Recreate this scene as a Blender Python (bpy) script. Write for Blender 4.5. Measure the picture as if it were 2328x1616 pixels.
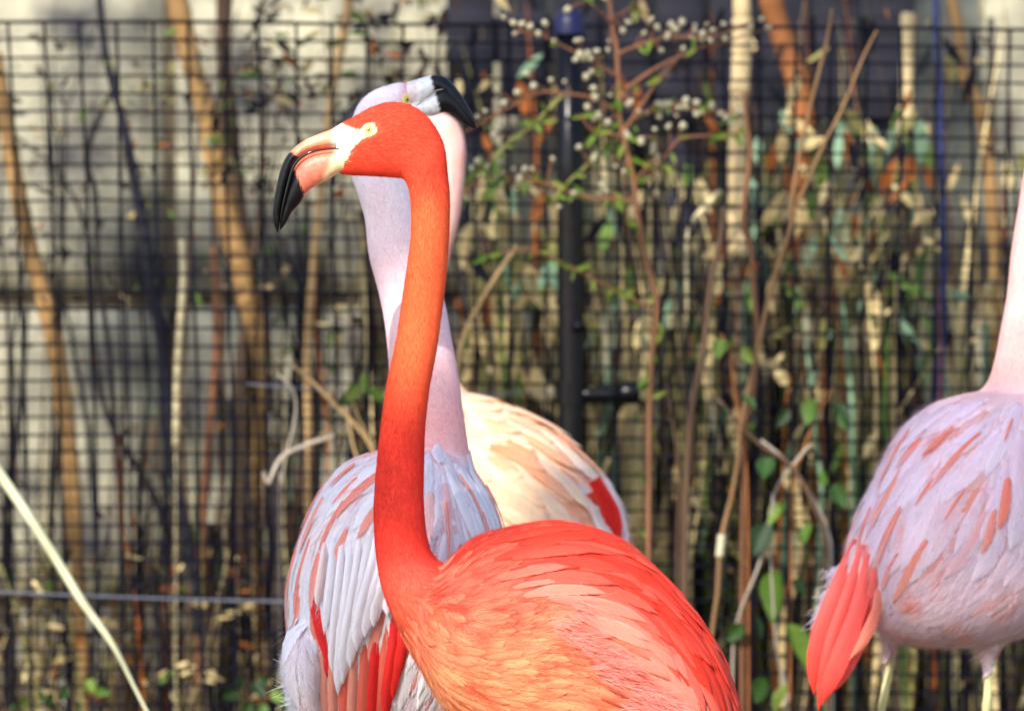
import bpy, bmesh, math, random
import numpy as np
from mathutils import Vector, noise
from mathutils.bvhtree import BVHTree

for o in list(bpy.data.objects): bpy.data.objects.remove(o)
SC = bpy.context.scene
COL = SC.collection
R = math.radians
rng = np.random.default_rng(7)
random.seed(7)

# ------------------------------------------------------------------ camera
CAM_D, CAM_Z, PXM = 10.0, 1.16, 1800.0      # metres to the orange bird, eye height, photo pixels per metre there
cam = bpy.data.cameras.new('camera'); camo = bpy.data.objects.new('camera', cam); COL.objects.link(camo)
camo.location = (0, -CAM_D, CAM_Z); camo.rotation_euler = (R(90), 0, 0)
cam.sensor_width = 36; cam.lens = 36 * CAM_D * PXM / 2328
cam.clip_start = 0.1; cam.clip_end = 300
cam.dof.use_dof = True; cam.dof.focus_distance = CAM_D - 0.05; cam.dof.aperture_fstop = 4.6
cam.dof.aperture_blades = 0
SC.camera = camo

# ------------------------------------------------------------------ light
SUN_AZ, SUN_EL = R(25), R(35)               # left of the view axis, behind the photographer
S_H = Vector((-math.sin(SUN_AZ), -math.cos(SUN_AZ), 0))
P_H = Vector((math.cos(SUN_AZ), -math.sin(SUN_AZ), 0))
SUN = Vector((S_H.x * math.cos(SUN_EL), S_H.y * math.cos(SUN_EL), math.sin(SUN_EL)))
w = bpy.data.worlds.new('World'); SC.world = w; w.use_nodes = True
nt = w.node_tree
sky = nt.nodes.new('ShaderNodeTexSky'); sky.sky_type = 'NISHITA'; sky.sun_disc = False
sky.sun_elevation = SUN_EL; sky.sun_rotation = math.atan2(SUN.x, SUN.y)
bg = nt.nodes['Background']; bg.inputs[1].default_value = 0.15
nt.links.new(sky.outputs[0], bg.inputs[0])
sl = bpy.data.lights.new('sun', 'SUN'); sl.energy = 2.7; sl.angle = R(0.5); sl.color = (1, .93, .82)
so = bpy.data.objects.new('sun', sl); COL.objects.link(so)
so.rotation_euler = SUN.to_track_quat('Z', 'Y').to_euler(); so.location = SUN * 30
vs = SC.view_settings; vs.view_transform = 'Standard'; vs.look = 'None'; vs.exposure = 1.2; vs.gamma = 1
vs.use_curve_mapping = False

# ------------------------------------------------------------------ helpers
def P(x, y, Y=0.0):
    k = (CAM_D + Y) / CAM_D / PXM
    return Vector(((x - 1164) * k, Y, CAM_Z - (y - 808) * k))
def toPx(co):
    co = np.asarray(co); k = CAM_D * PXM / (CAM_D + co[:, 1])
    return np.stack([co[:, 0] * k + 1164, 808 - (co[:, 2] - CAM_Z) * k], 1)
def S(r, g, b):
    f = lambda c: ((c / 255 + .055) / 1.055) ** 2.4 if c > 10 else c / 255 / 12.92
    return np.array((f(r), f(g), f(b)))
def tag(o, label=None, cat=None, group=None, kind=None):
    if label: o['label'] = label
    if cat: o['category'] = cat
    if group: o['group'] = group
    if kind: o['kind'] = kind
    return o
def empty(name, loc=(0, 0, 0)):
    o = bpy.data.objects.new(name, None); COL.objects.link(o); o.location = loc; o.empty_display_size = .1
    return o
def link(name, me, mat, parent=None, smooth=True):
    o = bpy.data.objects.new(name, me); COL.objects.link(o)
    if mat is not None and not me.materials: me.materials.append(mat)
    if smooth and len(me.polygons): me.polygons.foreach_set('use_smooth', [True] * len(me.polygons))
    if parent is not None:
        o.parent = parent; o.matrix_parent_inverse = parent_inv(parent)
    return o
def parent_inv(p):
    from mathutils import Matrix
    return Matrix.Translation(p.location).inverted() if p.type == 'EMPTY' else Matrix.Identity(4)
def setcol(me, cols):
    a = me.color_attributes.new('Col', 'FLOAT_COLOR', 'POINT')
    cols = np.asarray(cols); c = np.ones((len(me.vertices), 4), np.float32); c[:, :cols.shape[1]] = cols
    a.data.foreach_set('color', c.ravel())
def mesh(name, verts, faces, cols=None):
    me = bpy.data.meshes.new(name); me.from_pydata([tuple(v) for v in verts], [], faces); me.update()
    if cols is not None: setcol(me, np.asarray(cols))
    return me
def catmull(pts, k):
    pts = np.asarray(pts, float); n = len(pts)
    if n == 2: 
        t = np.linspace(0, 1, k + 1)[:, None]; return pts[0] * (1 - t) + pts[1] * t
    e = np.vstack([2 * pts[0] - pts[1], pts, 2 * pts[-1] - pts[-2]]); out = []
    for i in range(n - 1):
        p0, p1, p2, p3 = e[i:i + 4]
        for j in range(k):
            t = j / k
            out.append(.5 * (2 * p1 + (p2 - p0) * t + (2 * p0 - 5 * p1 + 4 * p2 - p3) * t * t + (3 * p1 - p0 - 3 * p2 + p3) * t ** 3))
    out.append(pts[-1]); return np.array(out)
def tube_data(path, radii, n=8, k=4, vstart=0):
    """tube round a 3-D path; returns verts, faces"""
    dat = catmull(np.column_stack([np.asarray([tuple(p) for p in path]), radii]), k)
    pts = dat[:, :3]; rad = np.maximum(dat[:, 3], 1e-4); V, F = [], []
    T = np.gradient(pts, axis=0); T /= np.linalg.norm(T, axis=1)[:, None] + 1e-12
    ref = np.array((0, 1, 0.))
    if abs(T[:, 1]).mean() > .8: ref = np.array((1., 0, 0))
    for i, p in enumerate(pts):
        u = np.cross(T[i], ref); u /= np.linalg.norm(u) + 1e-12; v = np.cross(T[i], u)
        for j in range(n):
            a = 2 * math.pi * j / n; V.append(p + rad[i] * (u * math.cos(a) + v * math.sin(a)))
    m = len(pts)
    for i in range(m - 1):
        for j in range(n):
            a, b = i * n + j, i * n + (j + 1) % n
            F.append((vstart + a, vstart + b, vstart + b + n, vstart + a + n))
    F.append(tuple(vstart + j for j in range(n - 1, -1, -1))); F.append(tuple(vstart + (m - 1) * n + j for j in range(n)))
    return V, F
def tube(name, path, radii, mat, parent=None, n=8, k=4):
    V, F = tube_data(path, radii, n, k); return link(name, mesh(name, V, F), mat, parent)
def loft_data(sec, Y, n=28, k=5, vstart=0, power=1.0):
    """sec: (ax, ay, bx, by, half depth in m [, Y offset]); a and b are opposite outline points in photo pixels"""
    rows = []
    for s in sec:
        yy = Y + (s[5] if len(s) > 5 else 0)
        rows.append([*P(s[0], s[1], yy), *P(s[2], s[3], yy), s[4]])
    d = catmull(rows, k); V, F = [], []
    for r in d:
        a, b = r[:3], r[3:6]; c = (a + b) / 2; e = (a - b) / 2
        for j in range(n):
            t = 2 * math.pi * j / n; ct, st = math.cos(t), math.sin(t)
            ct = math.copysign(abs(ct) ** power, ct); st = math.copysign(abs(st) ** power, st)
            V.append(c + e * ct + np.array((0, r[6] * st, 0)))
    m = len(d)
    for i in range(m - 1):
        for j in range(n):
            a, b = i * n + j, i * n + (j + 1) % n
            F.append((vstart + a, vstart + b, vstart + b + n, vstart + a + n))
    for i0, rev in ((0, True), (m - 1, False)):
        V.append(np.mean(V[i0 * n:i0 * n + n], axis=0)); c = vstart + len(V) - 1
        for j in range(n):
            f = (vstart + i0 * n + j, vstart + i0 * n + (j + 1) % n, c)
            F.append(f[::-1] if rev else f)
    return V, F
def remesh(parts, voxel, smooth):
    V, F = [], []
    for v, f in parts:
        off = len(V); V += list(v); F += [tuple(i + off for i in q) for q in f]
    me = mesh('tmp', V, F)
    bm = bmesh.new(); bm.from_mesh(me); bmesh.ops.recalc_face_normals(bm, faces=bm.faces); bm.to_mesh(me); bm.free()
    o = bpy.data.objects.new('tmp', me); COL.objects.link(o)
    m = o.modifiers.new('r', 'REMESH'); m.mode = 'VOXEL'; m.voxel_size = voxel
    m = o.modifiers.new('s', 'SMOOTH'); m.factor = .5; m.iterations = smooth
    dg = bpy.context.evaluated_depsgraph_get(); dg.update()
    out = bpy.data.meshes.new_from_object(o.evaluated_get(dg)); bpy.data.objects.remove(o)
    out.materials.clear(); return out
def inpoly(p, poly):
    x, y = p[:, 0], p[:, 1]; r = np.zeros(len(p), bool); n = len(poly)
    for i in range(n):
        x0, y0 = poly[i]; x1, y1 = poly[(i + 1) % n]
        c = ((y0 > y) != (y1 > y)) & (x < (x1 - x0) * (y - y0) / (y1 - y0 + 1e-9) + x0); r ^= c
    return r
def sm(x, a, b):
    t = np.clip((x - a) / (b - a), 0, 1); return t * t * (3 - 2 * t)
def mix(a, b, t):
    t = np.asarray(t)[..., None]; return np.asarray(a) * (1 - t) + np.asarray(b) * t
def vnoise(co, sc, seed=0.0):
    return np.array([noise.noise(Vector((c[0] * sc + seed, c[1] * sc, c[2] * sc + seed))) for c in co])

def vn(co, sc, seed=0):
    """vectorised value noise, 0..1"""
    q = np.asarray(co) * sc + seed * 17.3; i = np.floor(q).astype(np.int64); f = q - i; f = f * f * (3 - 2 * f); out = 0
    for a in (0, 1):
        for b in (0, 1):
            for c in (0, 1):
                h = (i[:, 0] + a) * 374761393 + (i[:, 1] + b) * 668265263 + (i[:, 2] + c) * 2147483647 + seed * 9176
                h = (h ^ (h >> 13)) * 1274126177; h = ((h ^ (h >> 16)) & 0xffff) / 65535.0
                out = out + h * (f[:, 0] if a else 1 - f[:, 0]) * (f[:, 1] if b else 1 - f[:, 1]) * (f[:, 2] if c else 1 - f[:, 2])
    return out
# ------------------------------------------------------------------ materials
def newmat(name):
    m = bpy.data.materials.new(name); m.use_nodes = True
    return m, m.node_tree, m.node_tree.nodes['Principled BSDF']
def N(nt, t, **k):
    n = nt.nodes.new(t)
    for a, b in k.items(): setattr(n, a, b)
    return n
def mat_plain(name, col, rough=.6, vary=.25, scale=30, bump=.3, metallic=0, spec=.3, stretch=(1, 1, 1), col2=None):
    m, nt, b = newmat(name)
    tc = N(nt, 'ShaderNodeTexCoord'); mp = N(nt, 'ShaderNodeMapping'); mp.inputs['Scale'].default_value = stretch
    nz = N(nt, 'ShaderNodeTexNoise'); nz.inputs['Scale'].default_value = scale; nz.inputs['Detail'].default_value = 6
    nt.links.new(tc.outputs['Object'], mp.inputs[0]); nt.links.new(mp.outputs[0], nz.inputs['Vector'])
    rp = N(nt, 'ShaderNodeValToRGB'); c = np.array(col); c2 = np.array(col2) if col2 is not None else c * (1 + vary)
    rp.color_ramp.elements[0].position = .32; rp.color_ramp.elements[1].position = .68
    rp.color_ramp.elements[0].color = (*(c * (1 - vary)), 1); rp.color_ramp.elements[1].color = (*np.minimum(c2, 1), 1)
    nt.links.new(nz.outputs[0], rp.inputs[0]); nt.links.new(rp.outputs[0], b.inputs['Base Color'])
    b.inputs['Roughness'].default_value = rough; b.inputs['Metallic'].default_value = metallic
    b.inputs['Specular IOR Level'].default_value = spec
    if bump:
        bp = N(nt, 'ShaderNodeBump'); bp.inputs['Strength'].default_value = bump; bp.inputs['Distance'].default_value = .004
        nt.links.new(nz.outputs[0], bp.inputs['Height']); nt.links.new(bp.outputs[0], b.inputs['Normal'])
    return m
def mat_attr(name, rough=.7, transl=0.0, nscale=300, namp=.16, bump=.2, sheen=.15, spec=.2, stretch=(1, 1, 1)):
    """colour from the piece's own colour attribute, broken up by a fine noise"""
    m, nt, b = newmat(name)
    at = N(nt, 'ShaderNodeAttribute', attribute_name='Col')
    tc = N(nt, 'ShaderNodeTexCoord'); mp = N(nt, 'ShaderNodeMapping'); mp.inputs['Scale'].default_value = stretch
    nz = N(nt, 'ShaderNodeTexNoise'); nz.inputs['Scale'].default_value = nscale; nz.inputs['Detail'].default_value = 4
    nt.links.new(tc.outputs['Object'], mp.inputs[0]); nt.links.new(mp.outputs[0], nz.inputs['Vector'])
    mr = N(nt, 'ShaderNodeMapRange'); mr.inputs[1].default_value = .3; mr.inputs[2].default_value = .7
    mr.inputs[3].default_value = 1 - namp; mr.inputs[4].default_value = 1 + namp
    nt.links.new(nz.outputs[0], mr.inputs[0])
    vm = N(nt, 'ShaderNodeVectorMath', operation='SCALE'); nt.links.new(at.outputs['Color'], vm.inputs[0]); nt.links.new(mr.outputs[0], vm.inputs['Scale'])
    nt.links.new(vm.outputs[0], b.inputs['Base Color'])
    b.inputs['Roughness'].default_value = rough; b.inputs['Specular IOR Level'].default_value = spec
    b.inputs['Sheen Weight'].default_value = sheen; b.inputs['Sheen Roughness'].default_value = .5
    if bump:
        bp = N(nt, 'ShaderNodeBump'); bp.inputs['Strength'].default_value = bump; bp.inputs['Distance'].default_value = .002
        nt.links.new(nz.outputs[0], bp.inputs['Height']); nt.links.new(bp.outputs[0], b.inputs['Normal'])
    if transl:
        tr = N(nt, 'ShaderNodeBsdfTranslucent'); ms = N(nt, 'ShaderNodeMixShader'); ms.inputs[0].default_value = transl
        nt.links.new(vm.outputs[0], tr.inputs[0]); out = nt.nodes['Material Output']
        nt.links.new(b.outputs[0], ms.inputs[1]); nt.links.new(tr.outputs[0], ms.inputs[2]); nt.links.new(ms.outputs[0], out.inputs[0])
    return m
def mat_feather():
    """vane: fine barbs running out from the shaft, pigment from the attribute"""
    m, nt, b = newmat('feather_vane')
    at = N(nt, 'ShaderNodeAttribute', attribute_name='Col'); uv = N(nt, 'ShaderNodeUVMap')
    sp = N(nt, 'ShaderNodeSeparateXYZ'); nt.links.new(uv.outputs[0], sp.inputs[0])
    ab = N(nt, 'ShaderNodeMath', operation='ABSOLUTE'); nt.links.new(sp.outputs[0], ab.inputs[0])
    sc = N(nt, 'ShaderNodeMath', operation='MULTIPLY'); sc.inputs[1].default_value = .35; nt.links.new(ab.outputs[0], sc.inputs[0])
    sb = N(nt, 'ShaderNodeMath', operation='SUBTRACT'); nt.links.new(sp.outputs[1], sb.inputs[0]); nt.links.new(sc.outputs[0], sb.inputs[1])
    cb = N(nt, 'ShaderNodeCombineXYZ'); nt.links.new(sb.outputs[0], cb.inputs[1])
    m2 = N(nt, 'ShaderNodeMath', operation='MULTIPLY'); m2.inputs[1].default_value = .06; nt.links.new(sp.outputs[0], m2.inputs[0]); nt.links.new(m2.outputs[0], cb.inputs[0])
    oi = N(nt, 'ShaderNodeObjectInfo'); nt.links.new(oi.outputs['Random'], cb.inputs[2])
    nz = N(nt, 'ShaderNodeTexNoise'); nz.inputs['Scale'].default_value = 44; nz.inputs['Detail'].default_value = 3
    nt.links.new(cb.outputs[0], nz.inputs['Vector'])
    mr = N(nt, 'ShaderNodeMapRange'); mr.inputs[1].default_value = .3; mr.inputs[2].default_value = .7; mr.inputs[3].default_value = .84; mr.inputs[4].default_value = 1.16
    nt.links.new(nz.outputs[0], mr.inputs[0])
    vm = N(nt, 'ShaderNodeVectorMath', operation='SCALE'); nt.links.new(at.outputs['Color'], vm.inputs[0]); nt.links.new(mr.outputs[0], vm.inputs['Scale'])
    nt.links.new(vm.outputs[0], b.inputs['Base Color']); b.inputs['Roughness'].default_value = .6
    b.inputs['Specular IOR Level'].default_value = .12
    bp = N(nt, 'ShaderNodeBump'); bp.inputs['Strength'].default_value = .35; bp.inputs['Distance'].default_value = .002
    nt.links.new(nz.outputs[0], bp.inputs['Height']); nt.links.new(bp.outputs[0], b.inputs['Normal'])
    tr = N(nt, 'ShaderNodeBsdfTranslucent'); ms = N(nt, 'ShaderNodeMixShader'); ms.inputs[0].default_value = .18
    nt.links.new(vm.outputs[0], tr.inputs[0])
    nt.links.new(b.outputs[0], ms.inputs[1]); nt.links.new(tr.outputs[0], ms.inputs[2])
    e1 = N(nt, 'ShaderNodeMath', operation='MULTIPLY_ADD'); e1.inputs[1].default_value = -.95; e1.inputs[2].default_value = .30; nt.links.new(at.outputs['Alpha'], e1.inputs[0])
    e2 = N(nt, 'ShaderNodeMath', operation='ADD'); nt.links.new(e1.outputs[0], e2.inputs[0]); nt.links.new(nz.outputs[0], e2.inputs[1])
    e3 = N(nt, 'ShaderNodeMath', operation='MULTIPLY'); e3.use_clamp = True; e3.inputs[1].default_value = 7; nt.links.new(e2.outputs[0], e3.inputs[0])
    tp = N(nt, 'ShaderNodeBsdfTransparent'); mx = N(nt, 'ShaderNodeMixShader'); nt.links.new(e3.outputs[0], mx.inputs[0]); nt.links.new(tp.outputs[0], mx.inputs[1]); nt.links.new(ms.outputs[0], mx.inputs[2])
    nt.links.new(mx.outputs[0], nt.nodes['Material Output'].inputs[0])
    return m
M = dict(
    skin=mat_attr('bird_plumage', .85, 0, 420, .12, .25, 0, .08),
    feather=mat_feather(),
    down=mat_attr('bird_down', .85, .12, 200, .08, 0, 0, .08),
    bill=mat_attr('bill_keratin', .36, 0, 160, .18, .35, 0, .26),
    iris=mat_plain('iris_yellow', (.62, .42, .05), .15, .15, 400, 0, spec=.6),
    pupil=mat_plain('pupil_black', (.01, .01, .01), .1, 0, 10, 0, spec=.6),
    lid=mat_plain('eyelid_cream', (.8, .62, .3), .5, .12, 300, .2),
    wire=mat_plain('black_coated_wire', (.004, .004, .010), .6, .3, 60, .1, spec=.06),
    post=mat_plain('black_painted_steel', (.002, .002, .004), .27, .3, 40, .05, spec=.22),
    cap=mat_plain('blue_black_cap', (.006, .008, .045), .4, .3, 40, .1),
    wirelight=mat_plain('galvanised_wire', (.14, .15, .19), .5, .2, 60, .1, metallic=.6),
    stone=mat_plain('pale_stone', (.058, .058, .07), .9, .4, 8, .9, col2=(.44, .41, .29)),
    mortar=mat_plain('dark_joint', (.06, .045, .03), .95, .4, 20, .5),
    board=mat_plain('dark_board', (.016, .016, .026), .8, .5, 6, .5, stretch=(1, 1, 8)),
    soil=mat_plain('soil', (.10, .075, .045), .95, .4, 6, .8, col2=(.16, .13, .07)),
    reed=mat_attr('dry_reed', .75, .2, 60, .25, .3, 0, stretch=(1, 1, .15)),
    leaf=mat_attr('green_leaf', .45, .3, 60, .22, .3, 0, .4),
    seed=mat_plain('seed_fluff', (.50, .46, .31), .95, .35, 200, .6),
    bark=mat_plain('grey_brown_bark', (.09, .065, .045), .9, .4, 25, .8, stretch=(1, 1, .3)),
)
def stem_mat(name, col): return mat_plain(name, col, .75, .35, 22, .5, stretch=(1, 1, .25))
STEM = {k: stem_mat('stem_' + k, c) for k, c in dict(
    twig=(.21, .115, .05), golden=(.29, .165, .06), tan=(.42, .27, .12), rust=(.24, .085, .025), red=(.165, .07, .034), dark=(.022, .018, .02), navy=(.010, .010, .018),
    brown=(.08, .045, .026), pale=(.52, .44, .26), cane=(.56, .42, .22), blue=(.018, .024, .085), straw=(.52, .52, .33), grey=(.33, .28, .22)).items()}

# ------------------------------------------------------------------ the setting
g = mesh('ground', [(-60, -60, 0), (60, -60, 0), (60, 60, 0), (-60, 60, 0)], [(0, 1, 2, 3)])
tag(link('ground', g, M['soil']), kind='structure')

FY = 1.7        # fence
WY = 2.75       # wall of pale blocks behind the plants
def block_wall():
    root = tag(empty('stone_wall', (0, WY, 0)), 'pale weathered stone block wall behind the black wire mesh', 'wall')
    V, F = [], []
    z_j = sorted({0.0} | {P(0, yy, WY).z for yy in (1372, 684)} | {P(0, -60, WY).z, 2.9})
    rows = list(zip(z_j[:-1], z_j[1:])); x0s = [-4.0, -4.35, -3.85, -4.2]
    for r, (z0, z1) in enumerate(rows):
        x = x0s[r % 4]
        while x < 4:
            L = random.uniform(.62, .95); x1 = x + L; nx, nz = 12, 8; V, F = [], []
            sd = random.random() * 50; gap = .011
            for k in range(nz + 1):
                for i in range(nx + 1):
                    fx, fz = i / nx, k / nz; X = x + gap + (L - 2 * gap) * fx; Z = z0 + gap + (z1 - z0 - 2 * gap) * fz
                    e = min(fx * L, (1 - fx) * L, fz * (z1 - z0), (1 - fz) * (z1 - z0)); d = .018 * math.exp(-e / .02)
                    d += .02 * noise.noise((X * 4 + sd, Z * 4, sd)) + .008 * noise.noise((X * 14, Z * 14, sd))
                    V.append((X, WY + d, Z))
            for k in range(nz):
                for i in range(nx):
                    a = k * (nx + 1) + i; F.append((a, a + 1, a + nx + 2, a + nx + 1))
            n0 = len(V)
            bd = [i for i in range(nx + 1)] + [(k + 1) * (nx + 1) + nx for k in range(nz)] + [nz * (nx + 1) + i for i in range(nx - 1, -1, -1)] + [k * (nx + 1) for k in range(nz - 1, 0, -1)]
            for i in bd: V.append((V[i][0], WY + .2, V[i][2]))
            m = len(bd)
            for i in range(m): F.append((bd[(i + 1) % m], bd[i], n0 + i, n0 + (i + 1) % m))
            link('block', mesh('block', V, F), M['stone'], root); x = x1
    bm = bmesh.new(); bmesh.ops.create_cube(bm, size=1); me = bpy.data.meshes.new('core')
    for v in bm.verts: v.co = Vector((v.co.x * 8, WY + .13 + v.co.y * .2, 1.44 + v.co.z * 2.88))
    bm.to_mesh(me); bm.free(); link('mortar_core', me, M['mortar'], root, False)
block_wall()

def box_data(c, s, rx=0):
    x, y, z = s; V = [(c[0] + a * x / 2, c[1] + b * y / 2, c[2] + d * z / 2) for d in (-1, 1) for b in (-1, 1) for a in (-1, 1)]
    F = [(0, 2, 3, 1), (4, 5, 7, 6), (0, 1, 5, 4), (2, 6, 7, 3), (0, 4, 6, 2), (1, 3, 7, 5)]
    return V, F
def bevel_box(name, c, s, mat, parent=None, bev=.006, seg=2):
    V, F = box_data(c, s); me = mesh(name, V, F); bm = bmesh.new(); bm.from_mesh(me)
    bmesh.ops.bevel(bm, geom=bm.edges[:], offset=bev, segments=seg, affect='EDGES', profile=.5); bm.to_mesh(me); bm.free()
    return link(name, me, mat, parent)
# dark board hoarding standing in front of the wall
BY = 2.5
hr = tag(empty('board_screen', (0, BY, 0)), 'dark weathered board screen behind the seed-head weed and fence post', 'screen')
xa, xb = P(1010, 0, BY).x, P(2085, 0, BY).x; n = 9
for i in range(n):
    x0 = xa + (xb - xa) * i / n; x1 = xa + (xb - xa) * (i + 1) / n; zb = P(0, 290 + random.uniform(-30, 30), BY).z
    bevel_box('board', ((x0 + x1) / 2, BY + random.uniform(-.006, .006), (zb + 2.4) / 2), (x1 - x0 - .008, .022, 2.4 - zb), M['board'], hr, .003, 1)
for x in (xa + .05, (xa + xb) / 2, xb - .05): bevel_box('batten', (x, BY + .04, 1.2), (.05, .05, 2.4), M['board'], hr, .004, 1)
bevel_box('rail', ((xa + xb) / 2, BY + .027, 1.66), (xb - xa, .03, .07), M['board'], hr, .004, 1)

# ------------------------------------------------------------------ wire mesh fence
def fence():
    root = tag(empty('mesh_fence', (0, FY, 0)), 'black welded wire mesh fence with a round black post', 'fence')
    dx, dz = 81.3 / PXM * (1 + FY / 10), 40.8 / PXM * (1 + FY / 10)
    ztop = P(0, 52, FY).z
    px0 = P(1302, 0, FY).x
    def tilt(x, z):            # the mesh hangs a little askew
        zz = z - .0095 * max(0, x + .35) + .003 * noise.noise((x * 2.2, z * 2, 1)); 
        xx = x + (.028 * (ztop - z) * np.clip((px0 - x) / .7, -.5, 1.2)) + .005 * noise.noise((x * 2, z * 2.4, 9))
        return (xx, FY + .006 * noise.noise((x * 1.5, z * 1.5, 4)), zz)
    nx = 34
    for i in range(-nx, nx + 1):
        x = P(21, 0, FY).x + (i + 15) * dx - 15 * dx
        pts = [tilt(x, z) for z in np.linspace(0.02, ztop, 15)]
        pts = [(a + .0012 * random.gauss(0, 1), b + .003, c) for a, b, c in pts]
        tube('wire', pts, [.0026] * len(pts), M['wire'], root, 5, 1)
    k = 0; z = ztop; xs = np.linspace(P(21, 0, FY).x - nx * dx, P(21, 0, FY).x + nx * dx, 29)
    while z > .03:
        pts = [tilt(x, z) for x in xs]
        pts = [(a, b, c + .0007 * random.gauss(0, 1)) for a, b, c in pts]
        tube('wire', pts, [.003 if k == 0 else .0022] * len(pts), M['wire'], root, 5, 1); z -= dz; k += 1
    # post
    py = FY - .026; r = .0195
    zt = P(0, 62, FY).z
    post = tube('post', [(px0, py, -.3), (px0 - .001, py, .6), (px0 - .003, py, 1.2), (px0 - .005, py, zt)], [r] * 4, M['post'], root, 28, 2)
    V, F = [], []; prof = [(0, r * 1.22), (.018, r * 1.25), (.026, r * 1.12), (.034, r * .75), (.039, r * .3), (.040, .0005)]
    for h, rr in prof:
        for j in range(20): V.append((px0 - .005 + rr * math.cos(j * math.pi / 10), py + rr * math.sin(j * math.pi / 10), zt - .012 + h))
    for i in range(len(prof) - 1):
        for j in range(20): F.append((i * 20 + j, i * 20 + (j + 1) % 20, (i + 1) * 20 + (j + 1) % 20, (i + 1) * 20 + j))
    link('post_cap', mesh('post_cap', V, F), M['cap'], post)
    for yy, rr, hh in ((684, 1.12, .006), (760, 1.10, .004), (893, 1.2, .017)):
        zz = P(0, yy, FY).z; V, F = [], []
        for h, q in ((-hh, 1.0), (-hh, rr), (hh, rr), (hh, 1.0)):
            for j in range(24): V.append((px0 - .003 + r * q * math.cos(j * math.pi / 12), py + r * q * math.sin(j * math.pi / 12), zz + h))
        for i in range(3):
            for j in range(24): F.append((i * 24 + j, i * 24 + (j + 1) % 24, (i + 1) * 24 + (j + 1) % 24, (i + 1) * 24 + j))
        link('clamp_ring', mesh('clamp_ring', V, F), M['post'], post, False)
    za = P(0, 893, FY).z - .002
    xx = lambda p: P(p, 0, FY).x
    arm = tube('clamp_arm', [(px0, py - .004, za), (xx(1420), py - .004, za)], [.0095] * 2, M['post'], post, 16, 3)
    tube('arm_coupling', [(xx(1408), py - .004, za + .002), (xx(1414), py - .004, za + .002), (xx(1448), py - .004, za + .003), (xx(1455), py - .004, za + .003)], [.012, .0165, .0165, .012], M['post'], arm, 16, 2)
    tube('clamp_bolt', [(px0 + .008, py - .028, P(0, 742, FY).z), (px0 + .008, py + .01, P(0, 742, FY).z)], [.0095] * 2, M['post'], post, 10, 2)
fence()
# two bare wires strung outside the mesh
for (xa_, xb_, ya, yb, Yw, lab) in ((-250, 1250, 1332, 1368, FY - .02, 'slack grey wire strung along the mesh fence, low behind the white feathered flamingo'),
                                    (560, 1330, 873, 888, FY - .02, 'short thin grey wire tied to the fence post at clamp height')):
    pts = [P(xa_ + (xb_ - xa_) * t, ya + (yb - ya) * t + 14 * math.sin(math.pi * t), Yw) for t in np.linspace(0, 1, 9)]
    tag(tube('strung_wire', pts, [.0017 if ya > 1000 else .0012] * 9, M['wirelight'], None, 6, 2), lab, 'wire')

# ------------------------------------------------------------------ plants behind the mesh
def stem(name, pts, wpx, mat, Y, label, cat='stem', group=None, ground=True, dY=0.0, knots=0, parent=None, thin=None):
    """a woody stem through photo points; carried on down to the soil"""
    thin = thin or (.3 if name == 'dry_stalk' else 1.0); n_ = len(pts); ws = wpx if hasattr(wpx, '__len__') else [wpx] * n_
    path = [P(x, y, Y + dY * i / max(1, n_ - 1)) for i, (x, y) in enumerate(pts)]
    rad = [a / 2 / PXM * (1 + Y / 10) for a in ws]
    if ground and path[-1].z > .05:
        e, f = path[-1], path[-2]; s = (e - f) * .35; q = Vector((e.x + s.x * .5, e.y, e.z * .5))
        if thin < 1: path.append(e + (e - f).normalized() * .02); rad.append(rad[-1] * thin); e = path[-1]
        path += [q, Vector((e.x + s.x * .7, e.y, -.02))]; rad += [rad[n_ - 1] * thin, rad[n_ - 1] * thin]
    if knots:
        dat = catmull(np.column_stack([np.array([tuple(p) for p in path]), rad]), 8); path = [Vector(d[:3]) for d in dat]
        rad = [d[3] * (1 + .22 * max(0, noise.noise((d[0] * 9, d[2] * 9, knots))) + (.12 if i % 7 == 0 else 0)) for i, d in enumerate(dat)]
        o = tube(name, path, rad, mat, parent, 9, 1)
    else: o = tube(name, path, rad, mat, parent, 8, 4)
    if label: tag(o, label, cat, group)
    return o
ST = STEM
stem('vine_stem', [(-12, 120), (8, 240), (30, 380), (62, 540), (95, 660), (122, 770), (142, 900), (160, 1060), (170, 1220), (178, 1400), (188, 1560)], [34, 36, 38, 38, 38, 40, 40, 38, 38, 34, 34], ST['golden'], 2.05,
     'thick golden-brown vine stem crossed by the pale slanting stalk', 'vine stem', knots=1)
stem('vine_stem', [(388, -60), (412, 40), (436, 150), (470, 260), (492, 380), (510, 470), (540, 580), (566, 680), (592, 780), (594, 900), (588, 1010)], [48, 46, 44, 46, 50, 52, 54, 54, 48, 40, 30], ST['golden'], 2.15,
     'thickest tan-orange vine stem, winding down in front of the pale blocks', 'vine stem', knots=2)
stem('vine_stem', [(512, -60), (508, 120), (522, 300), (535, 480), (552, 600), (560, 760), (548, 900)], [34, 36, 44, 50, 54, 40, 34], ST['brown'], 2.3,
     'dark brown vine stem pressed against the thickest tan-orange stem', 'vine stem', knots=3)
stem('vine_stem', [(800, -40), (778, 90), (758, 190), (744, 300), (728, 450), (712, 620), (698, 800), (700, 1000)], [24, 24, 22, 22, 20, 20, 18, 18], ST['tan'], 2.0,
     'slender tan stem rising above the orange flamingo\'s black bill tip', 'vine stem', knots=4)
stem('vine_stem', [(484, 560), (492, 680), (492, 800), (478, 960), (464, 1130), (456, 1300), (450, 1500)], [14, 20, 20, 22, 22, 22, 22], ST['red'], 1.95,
     'thin reddish-brown stem standing between the dark stem and the thick orange one', 'vine stem')
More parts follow.
